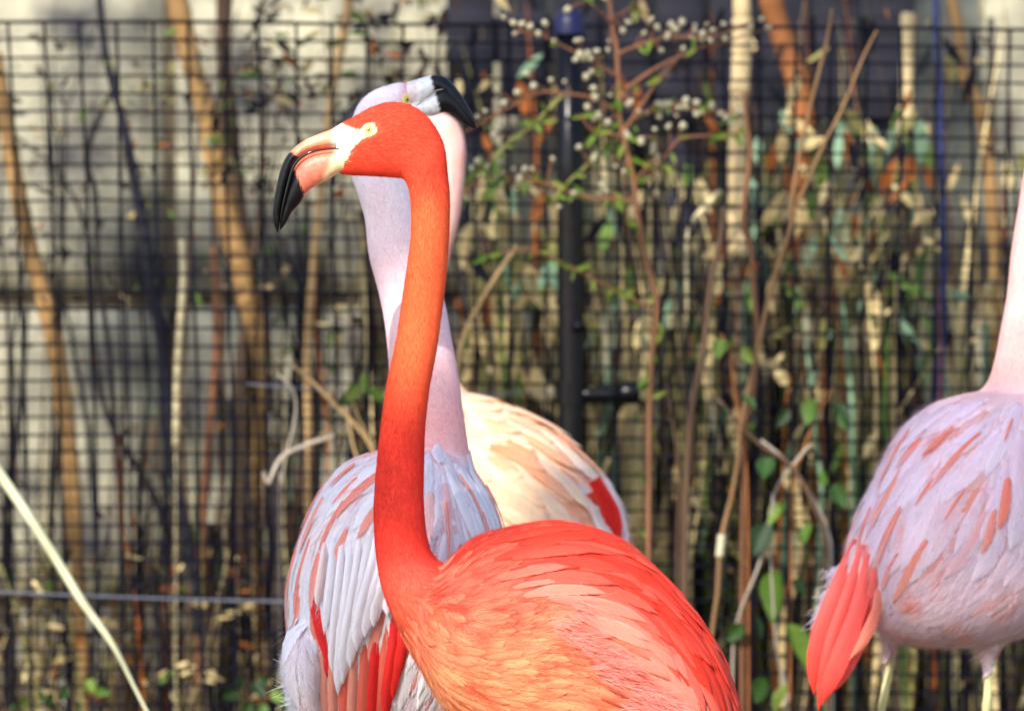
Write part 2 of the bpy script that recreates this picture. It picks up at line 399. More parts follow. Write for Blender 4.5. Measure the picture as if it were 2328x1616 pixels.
stem('sapling', [(222, -60), (234, 80), (252, 180), (272, 250), (290, 330), (312, 450), (330, 540), (342, 650), (366, 760), (376, 900), (384, 1000), (402, 1110), (425, 1220), (446, 1360), (470, 1560)], [16, 16, 16, 18, 24, 24, 26, 28, 30, 32, 32, 30, 30, 32, 32], ST['navy'], 1.95,
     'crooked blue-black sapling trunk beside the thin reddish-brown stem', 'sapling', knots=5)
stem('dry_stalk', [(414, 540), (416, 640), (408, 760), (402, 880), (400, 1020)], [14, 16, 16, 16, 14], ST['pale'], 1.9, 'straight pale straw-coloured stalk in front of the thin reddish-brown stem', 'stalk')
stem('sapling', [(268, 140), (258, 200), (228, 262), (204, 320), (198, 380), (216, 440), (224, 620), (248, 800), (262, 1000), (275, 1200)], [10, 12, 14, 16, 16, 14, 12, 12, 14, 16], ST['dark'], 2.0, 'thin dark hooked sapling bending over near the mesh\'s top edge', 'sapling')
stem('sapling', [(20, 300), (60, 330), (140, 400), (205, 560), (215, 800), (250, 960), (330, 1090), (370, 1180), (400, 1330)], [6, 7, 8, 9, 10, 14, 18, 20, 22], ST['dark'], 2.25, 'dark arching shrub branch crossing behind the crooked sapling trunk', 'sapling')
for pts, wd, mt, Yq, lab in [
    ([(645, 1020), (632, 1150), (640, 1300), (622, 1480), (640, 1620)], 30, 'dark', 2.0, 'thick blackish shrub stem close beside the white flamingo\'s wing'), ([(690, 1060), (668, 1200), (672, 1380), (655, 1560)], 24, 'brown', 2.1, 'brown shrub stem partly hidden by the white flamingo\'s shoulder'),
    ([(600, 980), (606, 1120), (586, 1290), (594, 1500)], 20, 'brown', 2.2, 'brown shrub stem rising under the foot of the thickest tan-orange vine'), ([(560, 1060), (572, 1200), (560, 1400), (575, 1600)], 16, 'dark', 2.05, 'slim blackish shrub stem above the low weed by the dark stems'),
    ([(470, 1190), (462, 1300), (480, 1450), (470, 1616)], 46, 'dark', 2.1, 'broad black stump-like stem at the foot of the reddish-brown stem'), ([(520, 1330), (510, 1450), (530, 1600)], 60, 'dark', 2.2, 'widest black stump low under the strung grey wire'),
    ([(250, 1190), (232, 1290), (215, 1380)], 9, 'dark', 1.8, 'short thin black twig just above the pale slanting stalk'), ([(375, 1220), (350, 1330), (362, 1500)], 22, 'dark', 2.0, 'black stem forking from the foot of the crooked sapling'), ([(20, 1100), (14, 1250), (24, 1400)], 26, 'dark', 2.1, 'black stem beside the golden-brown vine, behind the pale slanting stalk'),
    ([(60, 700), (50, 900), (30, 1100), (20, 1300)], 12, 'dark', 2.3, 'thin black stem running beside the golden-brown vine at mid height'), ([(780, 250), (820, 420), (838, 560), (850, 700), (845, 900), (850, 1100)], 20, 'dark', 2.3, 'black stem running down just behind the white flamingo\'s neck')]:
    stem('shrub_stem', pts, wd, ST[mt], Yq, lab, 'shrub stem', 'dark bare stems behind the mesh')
# right hand side
stem('vine_stem', [(1735, -70), (1758, 20), (1790, 120), (1818, 220), (1824, 330), (1812, 450), (1800, 600)], [52, 52, 50, 50, 44, 36, 30], ST['rust'], 2.2, 'rusty brown trunk between the two pale jointed canes', 'vine stem', knots=6, thin=.3)
def cane(pts, wpx, Y, label, mat):
    root = tag(empty('jointed_cane', P(*pts[-1], Y) * 1.0), label, 'cane'); d = catmull(pts, 10); L = 0; seg = []
    ks = np.linspace(0, len(d) - 1, max(3, int(abs(d[-1][1] - d[0][1]) / 72))).astype(int)
    for a, b in zip(ks[:-1], ks[1:]):
        p, q = P(*d[a], Y), P(*d[b], Y); r = wpx / 2 / PXM * (1 + Y / 10) * random.uniform(.9, 1.1)
        tube('cane_joint', [p, p.lerp(q, .1), p.lerp(q, .5), p.lerp(q, .88), q], [r * .8, r * 1.02, r * .93, r * 1.0, r * .82], mat, root, 10, 2)
    e = P(*d[-1], Y); tube('cane_foot', [e + Vector((0, 0, .004)), Vector((e.x + .01, Y, e.z * .5)), Vector((e.x + .02, Y, -.02))], [r * .3, r * .25, r * .25], ST['brown'], root, 8, 3)
    return root
cane([(1684, -60), (1688, 80), (1682, 200), (1676, 330), (1674, 450), (1676, 580)], 44, 1.88, 'pale tan jointed cane behind the end of the seed-head branches', ST['cane'])
cane([(2064, 30), (2062, 130), (2060, 240), (2058, 335)], 36, 2.1, 'shorter pale jointed cane beside the blue rod', ST['cane'])
stem('metal_rod', [(2126, -70), (2131, 120), (2138, 300), (2143, 470), (2142, 640), (2138, 780), (2136, 920)], [16, 16, 16, 17, 24, 26, 26], ST['blue'], 1.95, 'upright dark blue rod near the red-tailed pink flamingo\'s neck', 'rod')
stem('vine_stem', [(2150, -60), (2178, 60), (2192, 170), (2232, 260), (2248, 380), (2258, 520), (2262, 700)], [22, 24, 26, 34, 34, 30, 26], ST['golden'], 2.2, 'golden stem climbing beside the blue rod', 'vine stem', knots=7)
stem('sapling', [(2252, 40), (2256, 300), (2262, 600), (2255, 900)], [14, 16, 18, 20], ST['dark'], 2.3, 'straight dark stem behind the red-tailed pink flamingo\'s neck', 'sapling')
for pts, wd, lab in (([(2060, 560), (2040, 610), (2000, 640), (1950, 610)], [8, 26, 34, 12], 'larger blackened dead leaf curling sideways among the reeds'), ([(2024, 590), (2000, 632), (1984, 670), (1966, 710)], [6, 22, 24, 6], 'smaller blackened dead leaf hanging straight among the reeds')):
    stem('dead_leaf', pts, wd, ST['dark'], 2.0, lab, 'dead leaf', 'blackened leaves among the reeds', thin=.3)

# the dense mass of reeds and blades
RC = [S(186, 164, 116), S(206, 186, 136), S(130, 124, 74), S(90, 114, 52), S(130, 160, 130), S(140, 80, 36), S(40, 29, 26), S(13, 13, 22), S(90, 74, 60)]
def reed_mass(name, label, boxes, seed):
    rr = np.random.default_rng(seed); V, F, C = [], [], []
    for (x0, x1, yt0, yt1, cnt, w0, w1, probs, ya, yb) in boxes:
        for _ in range(cnt):
            Y = rr.uniform(ya, yb); x = rr.uniform(x0, x1); yt = rr.uniform(yt0, yt1); lean = rr.normal(0, 26)
            top = P(x + lean, yt, Y); foot = P(x - lean * .8, yt, Y); foot.z = 0; wd = rr.uniform(w0, w1) / 2 / PXM
            ang = rr.uniform(-1.1, 1.1); c = RC[rr.choice(len(RC), p=np.array(probs) / sum(probs))] * rr.uniform(.7, 1.25)
            bend = rr.normal(0, .05); off = len(V); ns = 9; droop = rr.random() < .3
            for i in range(ns):
                t = i / (ns - 1); p = foot.lerp(top, t); p.x += bend * math.sin(t * 3) + .006 * rr.normal(); p.y += .03 * math.sin(t * 2.4 + ang)
                if droop and i == ns - 1: p.x += rr.choice((-1, 1)) * .05; p.z -= .05
                ww = wd * (1 - .85 * t ** 3) * rr.uniform(.75, 1.1); a = ang + t * 1.2
                dv = Vector((math.cos(a), math.sin(a), 0)) * ww; nv = Vector((-math.sin(a), math.cos(a), 0)) * ww * .5
                V += [p - dv, p + nv, p + dv]; f = rr.uniform(.72, 1.22); C += [c * f, c * f * 1.1, c * f]
                if i: 
                    b = off + 3 * i; F += [(b - 3, b - 2, b + 1, b), (b - 2, b - 1, b + 2, b + 1)]
    o = link(name, mesh(name, V, F, np.clip(C, 0, 1)), M['reed']); tag(o, label, 'reeds', kind='stuff'); return o
#          tan1 tan2 olive green mint rust brown black grey
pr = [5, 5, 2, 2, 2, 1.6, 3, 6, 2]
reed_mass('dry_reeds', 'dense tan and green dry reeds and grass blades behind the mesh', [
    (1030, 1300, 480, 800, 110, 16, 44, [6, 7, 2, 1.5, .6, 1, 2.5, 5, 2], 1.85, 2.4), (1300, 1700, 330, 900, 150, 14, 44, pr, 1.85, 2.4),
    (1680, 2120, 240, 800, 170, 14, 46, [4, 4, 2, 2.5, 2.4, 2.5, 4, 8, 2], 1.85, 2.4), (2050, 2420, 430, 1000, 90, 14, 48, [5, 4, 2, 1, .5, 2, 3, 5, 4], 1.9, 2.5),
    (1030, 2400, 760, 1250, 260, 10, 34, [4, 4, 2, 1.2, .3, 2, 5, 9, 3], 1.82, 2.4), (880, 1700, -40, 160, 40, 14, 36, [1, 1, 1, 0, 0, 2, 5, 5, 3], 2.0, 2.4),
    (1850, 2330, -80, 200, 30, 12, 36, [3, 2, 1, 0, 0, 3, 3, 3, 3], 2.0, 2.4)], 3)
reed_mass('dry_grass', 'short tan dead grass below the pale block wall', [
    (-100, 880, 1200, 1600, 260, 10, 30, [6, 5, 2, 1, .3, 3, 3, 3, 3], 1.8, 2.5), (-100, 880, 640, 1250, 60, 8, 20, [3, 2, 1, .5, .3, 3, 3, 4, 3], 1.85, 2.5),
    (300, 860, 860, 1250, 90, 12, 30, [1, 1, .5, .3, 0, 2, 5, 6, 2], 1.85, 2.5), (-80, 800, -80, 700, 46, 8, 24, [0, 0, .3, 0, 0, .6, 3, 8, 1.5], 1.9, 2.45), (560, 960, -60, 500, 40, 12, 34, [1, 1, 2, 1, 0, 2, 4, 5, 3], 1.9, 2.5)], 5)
def litter(name, label, cat, boxes, seed):
    """dead and living leaves hanging in the thicket, plus hair-thin twigs"""
    rr = np.random.default_rng(seed); V, F, C = [], [], []
    for (x0, x1, y0, y1, cnt, l0, l1, probs, ya, yb, upright) in boxes:
        for _ in range(cnt):
            c0 = P(rr.uniform(x0, x1), rr.uniform(y0, y1), rr.uniform(ya, yb)); L = rr.uniform(l0, l1) / PXM; wd = L * rr.uniform(.07, .20)
            a = rr.normal(0, .45) if upright else rr.uniform(-1.7, 1.7); d = Vector((math.sin(a), rr.uniform(-.4, .4), math.cos(a))).normalized(); s_ = d.cross(Vector((rr.uniform(-.7, .7), 1, rr.uniform(-.6, .3)))).normalized(); n_ = d.cross(s_)
            c = RC[rr.choice(len(RC), p=np.array(probs) / sum(probs))] * rr.uniform(.7, 1.3); o = len(V); curl = rr.uniform(-.3, .5)
            for t, w_ in ((-.5, .08), (-.25, .75), (.05, 1), (.3, .7), (.5, .06)):
                q = c0 + d * L * t + n_ * curl * L * t * t
                V += [q - s_ * wd * w_, q + n_ * wd * .25 * w_, q + s_ * wd * w_]; C += [c * rr.uniform(.8, 1.1), c, c * rr.uniform(.85, 1.2)]
            for i in range(4): b = o + 3 * i; F += [(b, b + 1, b + 4, b + 3), (b + 1, b + 2, b + 5, b + 4)]
    o = link(name, mesh(name, V, F, np.clip(C, 0, 1)), M['reed']); tag(o, label, cat, kind='stuff')
litter('thicket_leaves', 'dead tan, rust and green leaves hanging in the reeds behind the mesh', 'leaves', [
    (1030, 2360, 380, 1600, 620, 36, 120, [6, 6, 4, 3, 3, 3, 1.5, 1.5, 3], 1.84, 2.3, True), (1700, 2120, 260, 760, 120, 50, 150, [2, 3, 2, 4, 6, 3, 1, 1, 1], 1.84, 2.2, True), (1050, 1300, 420, 900, 70, 60, 170, [5, 7, 3, 3, 1, 1, 1, 1, 2], 1.84, 2.2, True), (880, 2300, -60, 360, 150, 36, 110, [1, 1, 1, .4, .6, 3, 6, 7, 3], 1.9, 2.4, True)], 8)
litter('shrub_leaves', 'small dark and olive leaves of a shrub scattered before the pale wall', 'leaves', [
    (230, 480, 130, 260, 70, 16, 34, [1, 0, 3, 3, 0, 0, 3, 5, 2], 1.85, 2.1, False), (460, 780, 150, 420, 150, 18, 46, [1, 1, 4, 3, 1, 0, 3, 5, 4], 1.85, 2.2, False), (560, 1000, -60, 260, 190, 24, 70, [1, 1, 3, 1, 0, 1, 4, 7, 4], 1.85, 2.4, False),
    (-60, 620, 60, 700, 200, 16, 56, [.5, .3, 2, 1, 0, 1, 4, 8, 3], 1.85, 2.5, False), (-60, 880, 250, 1250, 150, 16, 50, [2, 1, 1, 1, 0, 3, 4, 5, 3], 1.9, 2.5, False), (-60, 700, 1250, 1620, 240, 24, 70, [4, 3, 2, 1, 0, 4, 3, 3, 3], 1.8, 2.4, False), (600, 880, 420, 1050, 90, 24, 60, [3, 2, 2, 2, 0, 1, 3, 4, 3], 1.85, 2.4, False)], 9)
def leaf_mesh(name, L, W, seed, col, droop=.35, fold=.5):
    rr = random.Random(seed); V, F, C = [], [], []; ns = 8
    for i in range(ns + 1):
        t = i / ns; ww = W * (math.sin(math.pi * min(1, (t * .95 + .03) ** .72)) ** .9) * (1 - .12 * t)
        for j in (-1, -.5, 0, .5, 1):
            V.append((j * ww, -fold * abs(j) * ww + .012 * L * rr.uniform(-1, 1) - droop * L * t * t * .6, -L * t)); f = 1.25 if j == 0 else rr.uniform(.8, 1.15)
            C.append(np.array(col) * f)
    for i in range(ns):
        for j in range(4): a = i * 5 + j; F.append((a, a + 1, a + 6, a + 5))
    return mesh(name, V, F, C)
GREEN = [S(72, 104, 30), S(96, 122, 36), S(48, 78, 30), S(112, 126, 46), S(34, 58, 26)]
LEAVES = [leaf_mesh('leaf', 1, .36, i, GREEN[i % 5]) for i in range(5)]
def leafy(name, label, Y, stems, leaves, mat, cat='plant'):
    """leaves: (x, y of the upper end, length px, turn, kind)"""
    root = tag(empty(name, (P(stems[0][0][-1][0], 0, Y).x, Y, 0)), label, cat)
    for pts, wd in stems: stem('stem', pts, [q * .7 for q in wd], mat, Y, None, parent=root, dY=.02)
    for i, (x, y, L, turn, kd) in enumerate(leaves):
        o = link('leaf', LEAVES[kd], M['leaf'], root); p = P(x, y, Y - .015 * (i % 3)); o.location = p
        o.matrix_parent_inverse = parent_inv(root); s = L / PXM * (1 + Y / 10); o.scale = (s, s, s)
        o.rotation_euler = (random.uniform(-.6, .5), R(turn + random.uniform(-15, 15)), random.uniform(-1.1, 1.1))
    return root
leafy('climbing_plant', 'leafy green climbing plant on pale twigs beside the red tail feathers', 1.5,
      [([(1842, 1010), (1800, 1060), (1762, 1120), (1730, 1270), (1680, 1400), (1665, 1520)], [7, 8, 8, 9, 9, 10]),
       ([(1758, 1120), (1752, 1240), (1760, 1400), (1768, 1500), (1790, 1616)], [8, 9, 10, 12, 14]),
       ([(1730, 1000), (1792, 1052), (1840, 1120), (1880, 1205), (1890, 1330)], [9, 10, 11, 11, 12])],
      [(1780, 1140, 62, 5, 1), (1742, 1190, 78, 30, 4), (1842, 1190, 58, -20, 0), (1768, 1296, 118, 8, 0), (1790, 1420, 112, -10, 1), (1716, 1400, 60, 30, 4), (1740, 1540, 66, 20, 2), (1790, 1556, 80, -6, 3),
       (1745, 1040, 66, 0, 2), (1870, 1070, 52, -50, 0), (1895, 1100, 60, -30, 2), (1812, 1200, 60, -35, 4), (1690, 1420, 54, 40, 2), (1800, 1320, 50, -40, 4)], ST['grey'])
leafy('climbing_plant', 'small-leaved green vine high on the reeds, above the red tail feathers', 1.5,
      [([(1640, 760), (1660, 800), (1668, 880), (1690, 1000), (1700, 1200)], [7, 8, 8, 9, 9]), ([(1895, 880), (1850, 960), (1822, 1040), (1800, 1150)], [6, 7, 8, 9])],
      [(1640, 770, 50, 10, 1), (1668, 766, 54, -60, 0), (1690, 790, 46, -50, 3), (1846, 905, 62, 10, 0), (1898, 920, 60, -8, 4), (1910, 935, 48, -40, 2), (1790, 930, 46, 40, 4), (1640, 920, 50, 20, 4), (1690, 900, 44, -20, 2)], ST['rust'])
leafy('low_weed', 'low green weed at the foot of the dark stems', 1.6, [([(560, 1520), (570, 1616)], [5, 6]), ([(600, 1560), (590, 1660)], [5, 6])],
      [(545, 1530, 44, 40, 2), (575, 1550, 46, -30, 4), (620, 1570, 44, -60, 1), (540, 1570, 46, 70, 4), (600, 1600, 40, 10, 0), (650, 1590, 40, -50, 2), (570, 1596, 44, 30, 2), (590, 1540, 36, -70, 4)], ST['brown'])
leafy('low_weed', 'low green weed under the pale slanting stalk', 1.6, [([(190, 1540), (200, 1640)], [5, 6]), ([(160, 1560), (170, 1680)], [5, 6])],
      [(200, 1545, 40, -40, 1), (150, 1560, 42, 40, 2), (215, 1570, 36, -70, 0), (120, 1580, 40, 60, 2), (180, 1590, 34, 0, 4), (60, 1590, 36, 60, 1), (30, 1600, 36, -40, 4), (90, 1570, 34, 20, 2)], ST['brown'])
leafy('low_weed', 'green sprig beside the white flamingo\'s pink neck', 1.6, [([(812, 870), (790, 930), (770, 1100)], [5, 5, 6])],
      [(830, 850, 50, -20, 1), (812, 880, 52, 40, 3), (840, 884, 46, -50, 1), (800, 900, 40, 70, 4)], ST['brown'])

# ------------------------------------------------------------------ plants before the mesh
FYp = 1.56
def weed():
    z = lambda x, y: (1040 + x / 2.85, y / 2.85); z6 = lambda x, y: (1040 + x / 2.85, 500 + y / 2.85)
    main = [z(960, -160), z(985, 0), z(1000, 150), z(1030, 300), z(1040, 480), z(1055, 650), z(1050, 770), z(1075, 880), z(1100, 1000), z(1140, 1150), z(1160, 1330), z6(1190, 100), z6(1215, 220), z6(1280, 450), z6(1290, 620), z6(1265, 850), z6(1250, 1100), z6(1240, 1400), (1474, 1220)]
    root = tag(empty('seed_head_weed', (P(1474, 0, FYp).x, FYp, 0)), 'reddish-brown weed covered with small fluffy white seed heads before the post', 'weed')
    stem('stem', main, [8, 9, 9, 10, 10, 11, 11, 11, 11, 11, 11, 11, 12, 12, 12, 12, 12, 12, 13], ST['red'], FYp, None, parent=root)
    br = [([z(1075, 590), z(1200, 500), z(1330, 420), z(1480, 350), z(1560, 310), z(1720, 290)], 10, 'red'), ([z(1035, 360), z(1110, 320), z(1290, 260), z(1450, 240), z(1560, 250), z(1700, 230)], 9, 'red'),
          ([z(1080, 850), z(1180, 700), z(1260, 580), z(1330, 480), z(1420, 390)], 9, 'red'), ([z(1040, 495), z(900, 420), z(780, 350), z(640, 280), z(560, 240), z(390, 200)], 8, 'red'),
          ([z(1055, 740), z(960, 680), z(850, 630), z(700, 610), z(540, 600), z(350, 690), z(200, 770), z(40, 860)], 9, 'red'), ([z(1080, 880), z(950, 870), z(880, 860), z(800, 750)], 9, 'red'),
          ([z(1070, 840), z(1200, 740), z(1350, 690), z(1500, 710), z(1640, 700), z(1790, 760)], 8, 'red'), ([z(1155, 1300), z(1000, 1295), z(780, 1265), z(600, 1200), z(400, 1160), z(180, 1150), z(40, 1250)], 9, 'red'),
          ([z(600, 1330), z(700, 1200), z(850, 1060), z(940, 950), z(1060, 900)], 7, 'olive'), ([z6(1250, 560), z6(1180, 540), z6(1000, 450), z6(820, 350), z6(620, 250), z6(440, 190), z6(200, 230)], 8, 'red'),
          ([z(1150, 1170), z(1300, 1080), z(1430, 910), z(1600, 880), z(1850, 865)], 8, 'red'), ([z(680, 620), z(560, 740), z(470, 830), z(350, 900), z(250, 1020), z(120, 1130), z(20, 1200)], 8, 'olive'),
          ([z(1010, 160), z(900, 60), z(820, 0), z(780, -60)], 7, 'red'), ([z(1010, 120), z(1080, 80), z(1200, 0)], 7, 'red'), ([z(1140, 1180), z(1300, 1000), z(1290, 900), z(1180, 890)], 7, 'red')]
    ol = stem_mat('stem_olive', (.20, .19, .05)); pts_all = []; rngw = random.Random(4)
    for pts, wd, c in br:
        dy = rngw.uniform(-.10, .04); stem('branch', pts, np.linspace(wd, wd * .55, len(pts)), ol if c == 'olive' else ST['red'], FYp, None, ground=False, dY=dy, parent=root)
        d = catmull(pts, 8); pts_all += [(x, y, FYp + dy * i / len(d)) for i, (x, y) in enumerate(d)]
    d = catmull(main, 6); pts_all += [(x, y, FYp) for x, y in d]; A = np.array(pts_all)
    heads = """720,65 360,155 410,155 470,175 570,150 375,225 530,220 625,270 770,260 800,265 790,350 760,390 870,380 900,335 975,325 985,265 1070,195 1110,150 1255,125 1300,185 1205,215 1385,160 1450,140 1420,195
1365,230 1540,170 1540,195 1615,155 1590,220 1655,200 1520,240 1640,265 1590,260 1725,160 1730,255 1905,175 1975,125 2010,190 455,475 390,605 490,555 605,525 690,530 255,585 300,665 180,725 125,755 875,575 830,495 870,470
900,630 990,620 910,740 890,775 980,795 1110,680 1180,720 1225,740 1310,670 1350,665 1440,700 1480,700 1475,650 1555,665 1650,685 1550,745 1590,725 1700,740 1740,760 1830,730 1775,800 1310,760 1370,820 1420,755 1465,815
1280,840 1100,880 1190,930 1270,940 1300,1010 785,950 890,1020 620,1025 135,1045 90,1090 195,1085 250,1150 290,1195 370,1095 440,1100 490,1095 405,1165 60,1280 130,1250 290,1260 760,1250 940,1190 970,1245 920,1250 1030,1080
1075,1110 660,1345 1460,310 1325,330 300,110 240,880 840,690 1120,665 1285,170 1240,150 1405,175 1330,690 1375,665 880,1040 905,1010 1195,900 1280,970 1095,860 955,1220 850,345 815,375""".split()
    hm = []
    for s in range(4):
        bm = bmesh.new(); bmesh.ops.create_icosphere(bm, subdivisions=2, radius=1); rr = random.Random(s)
        ax = Vector((rr.uniform(-1, 1), rr.uniform(-1, 1), rr.uniform(-1, 1))).normalized()
        for v in bm.verts: v.co *= rr.uniform(.55, 1.15) * (1 + .35 * v.co.normalized().dot(ax))
        me = bpy.data.meshes.new('seed_head'); bm.to_mesh(me); bm.free(); hm.append(me)
    V, F = [], []
    for i, h in enumerate(heads):
        x, y = z(*map(float, h.split(','))); j = np.argmin((A[:, 0] - x) ** 2 + (A[:, 1] - y) ** 2); Yh = A[j, 2] - .004
        o = link('seed_head', hm[i % 4], M['seed'], root); o.location = P(x, y, Yh); r = rngw.uniform(5, 9.6) / PXM * 1.14; o.scale = (r * rngw.uniform(.7, 1.4), r, r * rngw.uniform(.7, 1.2)); o.rotation_euler = (rngw.random(), rngw.random(), rngw.random() * 6)
        k = max(0, j - 3) if np.hypot(A[max(0, j - 3), 0] - x, A[max(0, j - 3), 1] - y) < 60 else j
        a = P(A[k, 0], A[k, 1], A[k, 2]); b = P(x, y, Yh); c = a.lerp(b, .5) + Vector((0, 0, .003))
        v, f = tube_data([a, c, b], [.0016, .0012, .0012], 4, 2, len(V)); V += v; F += f
    o = link('pedicels', mesh('pedicels', V, F), ST['red'], root); o['kind'] = 'stuff'
    # narrow green leaves along the twigs
    for i in range(170):
        j = rngw.randrange(len(A)) if i < 60 else rngw.randrange(len(A) // 3, len(A))
        if A[j, 1] < 180 and rngw.random() < .6: continue
        o = link('leaf', LEAVES[rngw.choice((0, 1, 3, 3, 1))], M['leaf'], root); o.location = P(A[j, 0] + rngw.uniform(-5, 5), A[j, 1], A[j, 2]); s = rngw.uniform(20, 52) / PXM; o.scale = (s * .55, s, s)
        o.rotation_euler = (rngw.uniform(-.5, .5), rngw.uniform(-2.6, 2.6), rngw.uniform(-1, 1))
weed()
def forked():
    Y = 1.5; z5 = lambda x, y: (1600 + x / 2.85, y / 2.85); z7 = lambda x, y: (1560 + x / 2.85, 500 + y / 2.85); z8 = lambda x, y: (1380 + x / 2.59, 1000 + y / 2.59)
    root = tag(empty('forked_stem', (P(1612, 0, Y).x, Y, 0)), 'slim forked red-brown stem with a short white band, before the reeds', 'stem')
    fork = z5(550, 1430)
    stem('stem', [fork, z7(690, 0), z7(600, 280), z7(540, 480), z7(480, 760), z7(410, 1060), z7(350, 1350), z8(780, 50), z8(740, 300), z8(690, 500), z8(665, 640), z8(650, 900), z8(625, 1080), (1605, 1600)], [11, 11, 11, 11, 11, 11, 10, 10, 10, 11, 11, 11, 10, 10], ST['twig'], Y, None, parent=root)
    stem('branch', [z5(830, 60), z5(795, 270), z5(700, 650), z5(620, 1000), z5(570, 1300), fork], [5, 7, 9, 9, 10, 10], ST['twig'], Y, None, ground=False, parent=root)
    stem('branch', [z5(1120, 200), z5(1030, 380), z5(900, 700), z5(780, 930), z5(640, 1250), fork], [4, 6, 7, 8, 9, 9], ST['twig'], Y, None, ground=False, parent=root)
    p = [z8(676, 558), z8(670, 620), z8(662, 690)]
    stem('white_band', p, 19, M['seed'], Y, None, ground=False, parent=root)
forked()
z7 = lambda x, y: (1560 + x / 2.85, 500 + y / 2.85)
stem('weed_stem', [(1692, 210), (1700, 300), (1706, 345), (1690, 500), (1707, 560), (1714, 660), (1722, 763), (1712, 900), (1690, 1060)], [9, 10, 12, 13, 13, 12, 12, 11, 11], ST['red'], 1.52, 'thin kinked reddish stem running up in front of the pale jointed cane', 'stem')
stem('weed_stem', [(1645, 470), (1636, 553), (1615, 650), (1600, 790), (1584, 868), (1570, 956), (1562, 1080), (1556, 1240)], [10, 14, 14, 15, 16, 17, 17, 18], ST['brown'], 1.6, 'dark brown weed stem between the seed-head weed and the forked stem', 'stem')
stem('weed_stem', [(1512, 860), (1530, 960), (1545, 1100), (1540, 1250)], [5, 6, 7, 7], ST['brown'], 1.6, 'thin tan twig just below the clamp arm\'s coupling', 'stem')
stem('weed_stem', [(1630, 905), (1690, 975), (1740, 1020), (1795, 1056), (1850, 1150), (1880, 1300)], [8, 9, 10, 10, 11, 12], ST['brown'], 1.5, 'tan twig slanting across the forked stem', 'stem')
stem('dry_stalk', [(-60, 985), (0, 1078), (60, 1165), (130, 1275), (190, 1372), (258, 1468), (320, 1590), (430, 1800), (560, 2060), (700, 2400)], [26, 25, 24, 22, 20, 14, 8, 8, 9, 9], ST['straw'], 1.15, 'pale straw-green stalk slanting down across the wire mesh', 'stalk')
stem('dry_stalk', [(662, 828), (710, 868), (770, 928), (820, 980), (850, 1030), (870, 1100)], [6, 8, 9, 9, 8, 8], ST['tan'], 1.6, 'broken tan stalk leaning beside the white flamingo', 'stalk')
stem('dry_stalk', [(630, 850), (665, 885), (672, 940), (650, 1040), (640, 1100)], [5, 6, 6, 5, 3], ST['grey'], 1.6, thin=.4, label='thin forked grey twig beside the broken tan stalk', cat='stalk')
stem('dry_stalk', [(760, 990), (700, 1010), (640, 1040), (610, 1100)], [8, 10, 10, 7], ST['grey'], 1.6, thin=.1, label='short pale grey stalk lying slanted above the white flamingo\'s back', cat='stalk')
stem('dry_stalk', [(845, 1010), (815, 950), (790, 890), (800, 1000), (830, 1090)], [5, 5, 4, 5, 5], ST['tan'], 1.6, 'bent pale grass stalk beside the white flamingo\'s back', 'stalk')
stem('dry_stalk', [(1175, 560), (1120, 640), (1075, 720), (1050, 780), (1040, 840), (1030, 950)], [9, 9, 9, 9, 8, 8], ST['tan'], 1.66, 'pale dry stalk slanting down to the peach flamingo\'s back', 'stalk')
stem('dry_stalk', [(1640, 430), (1600, 475), (1570, 515), (1560, 600), (1566, 800)], [12, 13, 12, 9, 9], ST['pale'], 1.8, 'broken pale stalk tilted beside the pale jointed cane', 'stalk')

# ------------------------------------------------------------------ birds
class Flow:
    def __init__(s, guides):
        p, t = [], []
        for gd in guides:
            d = catmull(gd, 10); q = np.gradient(d, axis=0); q /= np.linalg.norm(q, axis=1)[:, None]; p.append(d); t.append(q)
        s.p = np.vstack(p); s.t = np.vstack(t)
    def __call__(s, px):
        d2 = ((px[:, None, :] - s.p[None]) ** 2).sum(2); wt = 1 / (d2 + 200) ** 2; v = (wt[:, :, None] * s.t[None]).sum(1)
        v /= np.linalg.norm(v, axis=1)[:, None] + 1e-9; return np.stack([v[:, 0], np.zeros(len(v)), -v[:, 1]], 1)
class Bird:
    pass
def make_bird(label, group, Y, lofts, legs, voxel, smooth, colf, flow, tilt=None):
    b = Bird(); b.Y = Y; b.colf = colf; b.flow = flow
    parts = [loft_data(l, Y) for l in lofts]
    for path, rad in legs: parts.append(tube_data(path, rad, 10, 4))
    for path, rad in legs:                      # webbed foot: three toes
        f = Vector(path[-1]); hd = b_heading(legs)
        for a in (-.5, 0, .5):
            e = f + Vector((math.cos(a) * hd.x - math.sin(a) * hd.y, math.sin(a) * hd.x + math.cos(a) * hd.y, 0)) * .085; e.z = .006
            parts.append(tube_data([f, f.lerp(e, .5), e], [.008, .007, .005], 8, 2))
        e1 = f - hd * .03; parts.append(tube_data([f, e1], [.008, .005], 8, 2))
    me = remesh(parts, voxel, smooth); n = len(me.vertices)
    co = np.empty(n * 3, np.float32); me.vertices.foreach_get('co', co); co = co.reshape(-1, 3).astype(float)
    setcol(me, np.clip(colf(toPx(co), co), 0, 1))
    fx = sum((Vector(p[-1]) for p, r in legs), Vector()) / len(legs)
    b.root = tag(empty('flamingo', (fx.x, fx.y, 0)), label, 'flamingo', group)
    b.body = link('body', me, M['skin'], b.root); b.co = co
    me.calc_loop_triangles(); tri = np.empty(len(me.loop_triangles) * 3, np.int32); me.loop_triangles.foreach_get('vertices', tri); b.tri = tri.reshape(-1, 3)
    b.bvh = BVHTree.FromPolygons([tuple(v) for v in co], [tuple(t) for t in b.tri])
    a = co[b.tri]; nr = np.cross(a[:, 1] - a[:, 0], a[:, 2] - a[:, 0]); b.area = np.linalg.norm(nr, axis=1) / 2; b.nrm = nr / (2 * b.area[:, None] + 1e-12)
    b.cen = a.mean(1); b.cpx = toPx(b.cen)
    return b
